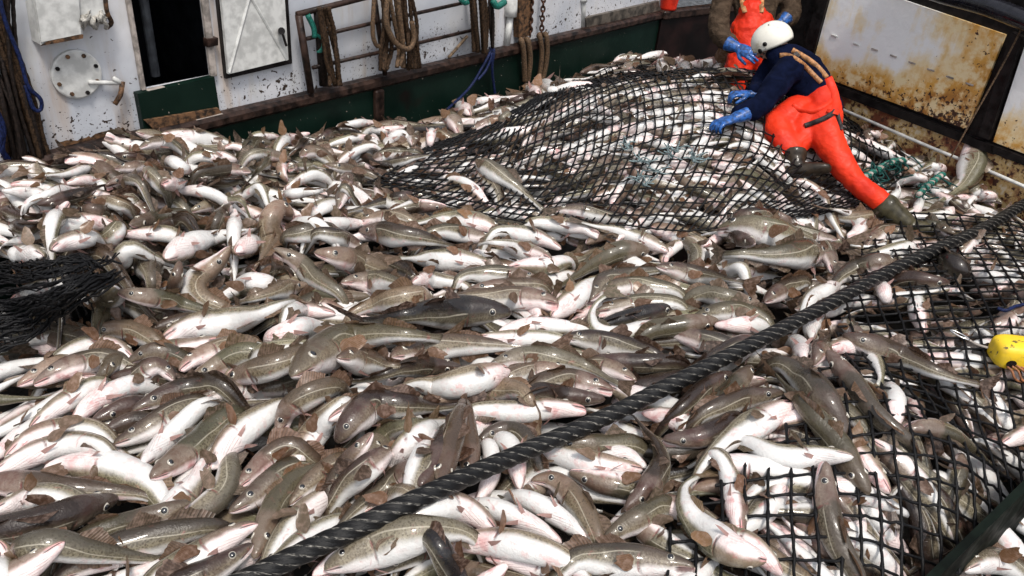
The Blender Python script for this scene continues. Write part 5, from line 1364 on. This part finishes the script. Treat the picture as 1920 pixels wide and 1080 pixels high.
def fuse(mb, name, mat, parent, vox=.012, sm=4, folds=None):
    o = mb.build(name, mat, parent, smooth=True, loc=parent.location)
    m = o.modifiers.new('fuse', 'REMESH'); m.mode = 'VOXEL'; m.voxel_size = vox; m.use_smooth_shade = True
    if sm: s_ = o.modifiers.new('soften', 'SMOOTH'); s_.factor = .6; s_.iterations = sm
    if folds:
        for k, (sc_, st_) in enumerate(folds):
            tx = bpy.data.textures.new(name + '_folds', 'CLOUDS'); tx.noise_scale = sc_; tx.noise_depth = 2
            d = o.modifiers.new('folds', 'DISPLACE'); d.texture = tx; d.strength = st_; d.mid_level = .5; d.texture_coords = 'GLOBAL'
    return o
def bvh_of(*objs):
    V = []; Fc = []; dg = bpy.context.evaluated_depsgraph_get()
    for o in objs:
        me = o.evaluated_get(dg).to_mesh(); b = len(V); mw = o.matrix_world if o.parent is None else Matrix.Translation(o.parent.location)
        V += [mw @ v.co for v in me.vertices]; Fc += [[b + i for i in p.vertices] for p in me.polygons]
    return BVHTree.FromPolygons(V, Fc)
def hit(bvh, px, py, off=.006, w0=6.0):
    d = Vector(unit(ray(px, py))); r = bvh.ray_cast(Vector(CAM), d)
    return np.array(r[0] - d*off) if r[0] is not None else at_w(px, py, w0)
def ribbon(bvh, px, width, th, n=26, off=.004, w0=5.3):
    pp = smooth_path(px, n); P = np.array([hit(bvh, x, y, off, w0) for x, y in pp]); P[:] = np.stack([np.convolve(np.pad(P[:, k], 2, 'edge'), [.1,.2,.4,.2,.1], 'valid') for k in range(3)], 1)
    T = unit(np.gradient(P, axis=0)); Vw = unit(CAM - P); S = unit(np.cross(T, Vw)); mb = MB(); V = []
    for k in range(n):
        for a, b in ((-1,-.6),(1,-.6),(1,1),(-1,1)): V.append(P[k] + S[k]*a*width/2 + Vw[k]*b*th)
    Fc = [(k*4+j, k*4+(j+1) % 4, (k+1)*4+(j+1) % 4, (k+1)*4+j) for k in range(n-1) for j in range(4)] + [(3,2,1,0), tuple((n-1)*4+q for q in range(4))]
    mb.add(V, Fc); return mb
def glove(wrist, dirv, normal, parent, curl=.5, thumb=1, cuff=.09, s=1.0, spread=.12, cuffdir=None):
    """rubber glove: cuff, palm, four fingers of different length and a thumb from the side of the palm"""
    d = unit(dirv); n = unit(np.asarray(normal) - d*(np.asarray(normal) @ d)); x = np.cross(d, n)*thumb; mb = MB(); wrist = np.asarray(wrist)
    cd = unit(cuffdir) if cuffdir is not None else -d
    loft(mb, [wrist + cd*cuff, wrist + cd*cuff*.5, wrist], [(.052*s,.047*s), (.044*s,.038*s), (.034*s,.028*s)], axis=x, dome=False, n=16, seg=8)
    loft(mb, [wrist - d*.005, wrist + d*.04*s, wrist + d*.088*s], [(.036*s,.024*s), (.044*s,.022*s), (.043*s,.018*s)], axis=x, n=16, seg=10)
    for k, (o_, ln) in enumerate([(.034,.070),(.012,.080),(-.011,.075),(-.033,.060)]):
        b = wrist + d*.086*s + x*o_*s; fd = unit(d + x*(o_*spread/.034)); pts = [b - fd*.02*s]; q = 0; p = b
        for m in range(3):
            q += curl*(.35, .75, .6)[m]*(1 + .12*k); dd = unit(fd*math.cos(q) - n*math.sin(q)); pts.append(p); p = p + dd*ln*(.42,.32,.26)[m]*s
        pts.append(p); loft(mb, pts, [.0105*s,.0115*s,.0110*s,.0100*s,.0085*s], n=10, seg=12)
    b = wrist + d*.022*s + x*.030*s; t1 = unit(x*.8 + d*.75 - n*.35); t2 = unit(x*.25 + d*1.0 - n*.5)
    loft(mb, [b, b + t1*.036*s, b + t1*.036*s + t2*.032*s, b + t1*.036*s + t2*.058*s], [.015*s,.0135*s,.012*s,.010*s], n=10, seg=12)
    return fuse(mb, 'glove', M['glove'], parent, .0038, 2)
def boot(ankle, toe_dir, shaft_top, parent, mat, s=1.0):
    mb = MB(); a = np.asarray(ankle); t = unit(toe_dir); up = unit(np.asarray(shaft_top) - a); side = np.cross(t, up)
    loft(mb, [shaft_top, a + up*.08, a], [.078*s, .066*s, .058*s], n=20, seg=12)
    loft(mb, [a - t*.05 - up*.045, a + t*.05 - up*.05, a + t*.14 - up*.062, a + t*.19 - up*.066], [(.045*s,.048*s), (.046*s,.045*s), (.050*s,.036*s), (.040*s,.027*s)], axis=side, n=18, seg=14)
    return fuse(mb, 'boot', mat, parent, .008, 3, [(.05, .006)])
# -- the bent man in the white helmet
w1 = thing('person', on_surf(1600, 330), 'worker in white helmet, navy sweater and orange bib trousers bending over the net', 'person')
sh = J(1466, 118, 5.36)
hipR, hipL = J(1562, 216, 5.24), J(1522, 202, 5.42); kneeR, ankR = J(1577, 300, 5.12), J(1660, 386, 5.06)
kneeL, ankL = J(1455, 232, 5.28), J(1497, 284, 5.32)
mb = MB(); tax = unit(J(1466,118,5.4) - J(1545,200,5.3)); lat = unit(np.cross(tax, F))
loft(mb, [J(1545,203,5.34), J(1536,188,5.35), J(1518,160,5.38), J(1494,134,5.40), J(1474,116,5.41)], [(.125,.12), (.130,.12), (.150,.13), (.165,.13), (.135,.11)], axis=lat)
loft(mb, [J(1462,110,5.40), J(1452,98,5.42)], [.085, .062])
nS = J(1478,128,5.26); nE = J(1428,193,5.13); nW = np.array(on_surf(1380, 232)) + Z3*.075
loft(mb, [nS + tax*-.04, nS, nE, nW], [.075, .088, .076, .052]); 
fS = J(1448,126,5.52); fE = J(1420,168,5.56); fW = np.array(on_surf(1412, 190)) + Z3*.07
loft(mb, [fS, fE, fW], [.082, .070, .052])
sweater = fuse(mb, 'sweater', M['navy'], w1, .011, 8, [(.16, .035), (.07, .014)])
mb = MB()
loft(mb, [J(1546,222,5.28), J(1543,204,5.31), J(1538,188,5.34)], [(.115,.125), (.125,.135), (.125,.130)], axis=lat)
loft(mb, [J(1545,218,5.26), J(1548,250,5.19), J(1571,298,5.13), J(1604,341,5.08), J(1654,380,5.06)], [.120, .112, .090, .072, .070])
loft(mb, [hipL, J(1490,212,5.33), kneeL], [.115, .108, .088]); loft(mb, [kneeL, J(1464,258,5.24), J(1484,290,5.20)], [.090, .100, .088]); loft(mb, [J(1516,222,5.27), J(1497,268,5.22)], [.10, .08])
trousers = fuse(mb, 'bib_trousers', M['orange'], w1, .010, 8, [(.14, .024), (.07, .006)])
bv = bvh_of(sweater, trousers)
mb = ribbon(bv, [(1549,146),(1556,162),(1562,180),(1564,200),(1560,214)], .075, .008, w0=5.25); o = sub(mb, 'bib_back', M['orange'], w1, True)
o = sub(ribbon(bv, [(1484,196),(1500,205),(1522,209),(1545,201),(1562,186)], .036, .006, w0=5.2), 'waistband', M['orange'], w1, True)
o = sub(ribbon(bv, [(1460,104),(1480,104),(1505,120),(1528,143),(1541,156)], .030, .006, w0=5.3), 'brace', M['strap'], w1, True)
o = sub(ribbon(bv, [(1484,93),(1500,102),(1522,116),(1540,133),(1551,147)], .034, .008, w0=5.35), 'brace', M['strap'], w1, True)
c = hit(bv, 1494, 103, .02, 5.3); mb = MB(); mb.box(c, [tax, lat, unit(np.cross(tax, lat))], [.022,.016,.006], .003); sub(mb, 'buckle', M['belt'], w1)
o = sub(ribbon(bv, [(1508,236),(1525,230),(1545,222),(1562,212),(1568,206)], .032, .010, w0=5.15), 'rubber_strap', M['belt'], w1, True)
o = sub(ribbon(bv, [(1567,204),(1572,222),(1578,244)], .028, .010, w0=5.2), 'rubber_strap', M['belt'], w1, True)
boot(J(1696,416,5.02), unit(J(1745,425,4.98) - J(1696,418,5.03)) , J(1662,388,5.05), w1, M['boot'], 1.08)
boot(J(1490,308,5.15), unit(J(1545,302,5.10) - J(1495,310,5.15)), J(1488,287,5.18), w1, M['darkboot'], 1.12)
glove(on_surf(1372, 238) + Z3*.055, on_surf(1336, 244) - on_surf(1372, 238) - Z3*.02, Z3, w1, .8, 1, .10, 1.08, cuffdir=unit(nW - nE)*-1)
glove(on_surf(1402, 190) + Z3*.05, on_surf(1372, 184) - on_surf(1402, 190) - Z3*.02, Z3, w1, .9, -1, .09, 1.05)
# head and helmet
hc = J(1447, 80, 5.44); hup = unit(-.42*RR + .82*UU - .10*F); hfw = unit(-.62*RR - .62*UU + .60*F); hfw = unit(hfw - hup*(hfw @ hup)); hsd = np.cross(hup, hfw)
def head(parent, hc, hup, hfw, hsd, full=True):
    mb = MB(); loft(mb, [hc + hup*.07 - hfw*.01, hc + hup*.02, hc - hup*.05 + hfw*.012, hc - hup*.105 + hfw*.03], [(.070,.085), (.077,.097), (.066,.082), (.040,.045)], axis=hsd)
    loft(mb, [hc - hup*.04 - hfw*.03, hc - hup*.16 - hfw*.045], [.058,.062])
    loft(mb, [hc + hfw*.088, hc + hfw*.112 - hup*.035], [.010,.017], n=10, seg=6)                       # nose
    for s_ in (-1, 1): loft(mb, [hc + hsd*s_*.074 - hup*.0, hc + hsd*s_*.078 - hup*.045], [(.010,.020),(.008,.014)], axis=hsd, n=10, seg=6)   # ears
    loft(mb, [hc + hfw*.082 - hup*.066 - hsd*.022, hc + hfw*.094 - hup*.066, hc + hfw*.082 - hup*.066 + hsd*.022], [.006,.009,.006], n=8, seg=8)   # lips
    fuse(mb, 'head', M['skinface'], parent, .006, 3)
    for s_ in (-1, 1):
        mb = MB(); mb.tube([hc + hfw*.082 + hsd*s_*.032, hc + hfw*.092 + hsd*s_*.032], [.011,.006], 10); sub(mb, 'eye', M['black'], parent, True)
head(w1, hc, hup, hfw, hsd)
V = []; uv = []; na, nb = 40, 18
for i in range(nb + 1):
    for j in range(na):
        b = j/na*2*math.pi; fr_ = math.cos(b); lim = 1.80 + .12*(-fr_) + .16*abs(math.sin(b)); a = i/nb*lim; r_h = .128 + .012*math.sin(a)*max(0, -fr_)
        V.append(hc + hup*.012 + r_h*(hup*math.cos(a)*.98 + math.sin(a)*(hfw*fr_*1.06 + hsd*math.sin(b)*.94)))
Fc = [(i*na+j, (i+1)*na+j, (i+1)*na+(j+1) % na, i*na+(j+1) % na) for i in range(nb) for j in range(na)]
mb = MB(); mb.add(V, Fc); o = sub(mb, 'helmet', M['helmet'], w1, True); m = o.modifiers.new('shell', 'SOLIDIFY'); m.thickness = .012; m.offset = -1
hb = bvh_of(o)
for (x, y, r) in ((1425,96,.017),(1434,83,.015),(1428,106,.009),(1433,100,.006)):
    c = hit(hb, x, y, .001, 5.3); n_ = unit(c - hc); mb = MB(); mb.tube([c - n_*.006, c + n_*.0025], r, 14); sub(mb, 'vent_hole', M['black'], w1, True)
# -- the standing man, cut off by the top of the frame
w2 = thing('person', at_z(1415, 150, .62), 'worker in brown quilted jacket and orange bib trousers standing behind the net mound', 'person')
WW = 6.35; q = lambda x, y, dw=0: J(x, y, WW + dw)
mb = MB(); loft(mb, [q(1413,70), q(1416,30,.02), q(1418,-15,.03), q(1419,-50,.04)], [(.14,.11),(.16,.12),(.185,.12),(.13,.10)], axis=RR)
loft(mb, [q(1378,-42,.03), q(1352,12), q(1350,62,-.10), q(1372,84,-.22)], [.085,.082,.080,.062]); loft(mb, [q(1462,-42,.03), q(1482,2), q(1482,28,-.05), q(1468,40,-.16)], [.085,.08,.076,.062])
jacket = fuse(mb, 'quilted_jacket', M['jacket'], w2, .012, 3, [(.07, .022), (.035, .010)])
mb = MB(); hz_ = q(1412,84)
loft(mb, [q(1412,98), q(1411,72), q(1411,40,-.02), q(1409,22,-.045)], [(.175,.14),(.18,.145),(.165,.135),(.10,.11)], axis=RR)
for x0, x1, s_ in ((1392,1362,-1),(1434,1452,1)):
    a = q(x0,102); f_ = q(x1,176); f_[2] = .62; loft(mb, [a, (a+f_)/2 + F*-.02, f_ + Z3*.0], [.115,.10,.085])
tr2 = fuse(mb, 'bib_trousers', M['orange'], w2, .011, 4, [(.09, .03), (.035, .014)])
bv2 = bvh_of(jacket, tr2)
for P_ in ([(1397,24),(1392,6),(1391,-12)], [(1428,24),(1428,6),(1429,-12)]): sub(ribbon(bv2, P_, .036, .006, w0=6.22), 'brace', M['strap'], w2, True)
for x1 in (1362, 1452):
    f_ = q(x1, 176); f_[2] = .60; boot(f_ + Z3*.02, unit(CAM*[1,1,0] - f_*[1,1,0]), f_ + Z3*.22, w2, M['boot'])
glove(q(1384,90,-.30), q(1414,103,-.36) - q(1384,90,-.30), -F, w2, .35, 1, .10, 1.1)
glove(q(1466,42,-.20), unit(q(1452,56,-.22) - q(1466,42,-.20)), -F, w2, .9, -1, .07, 1.0)
hc2 = q(1420,-108,.0); head(w2, hc2, Z3, unit((CAM - hc2)*[1,1,.0]), np.cross(Z3, unit((CAM - hc2)*[1,1,0])))
mb = MB(); loft(mb, [hc2 + Z3*.09, hc2 + Z3*.045 + F*.02], [(.075,.085),(.086,.10)], axis=RR); fuse(mb, 'knit_cap', M['navy'], w2, .008, 2)
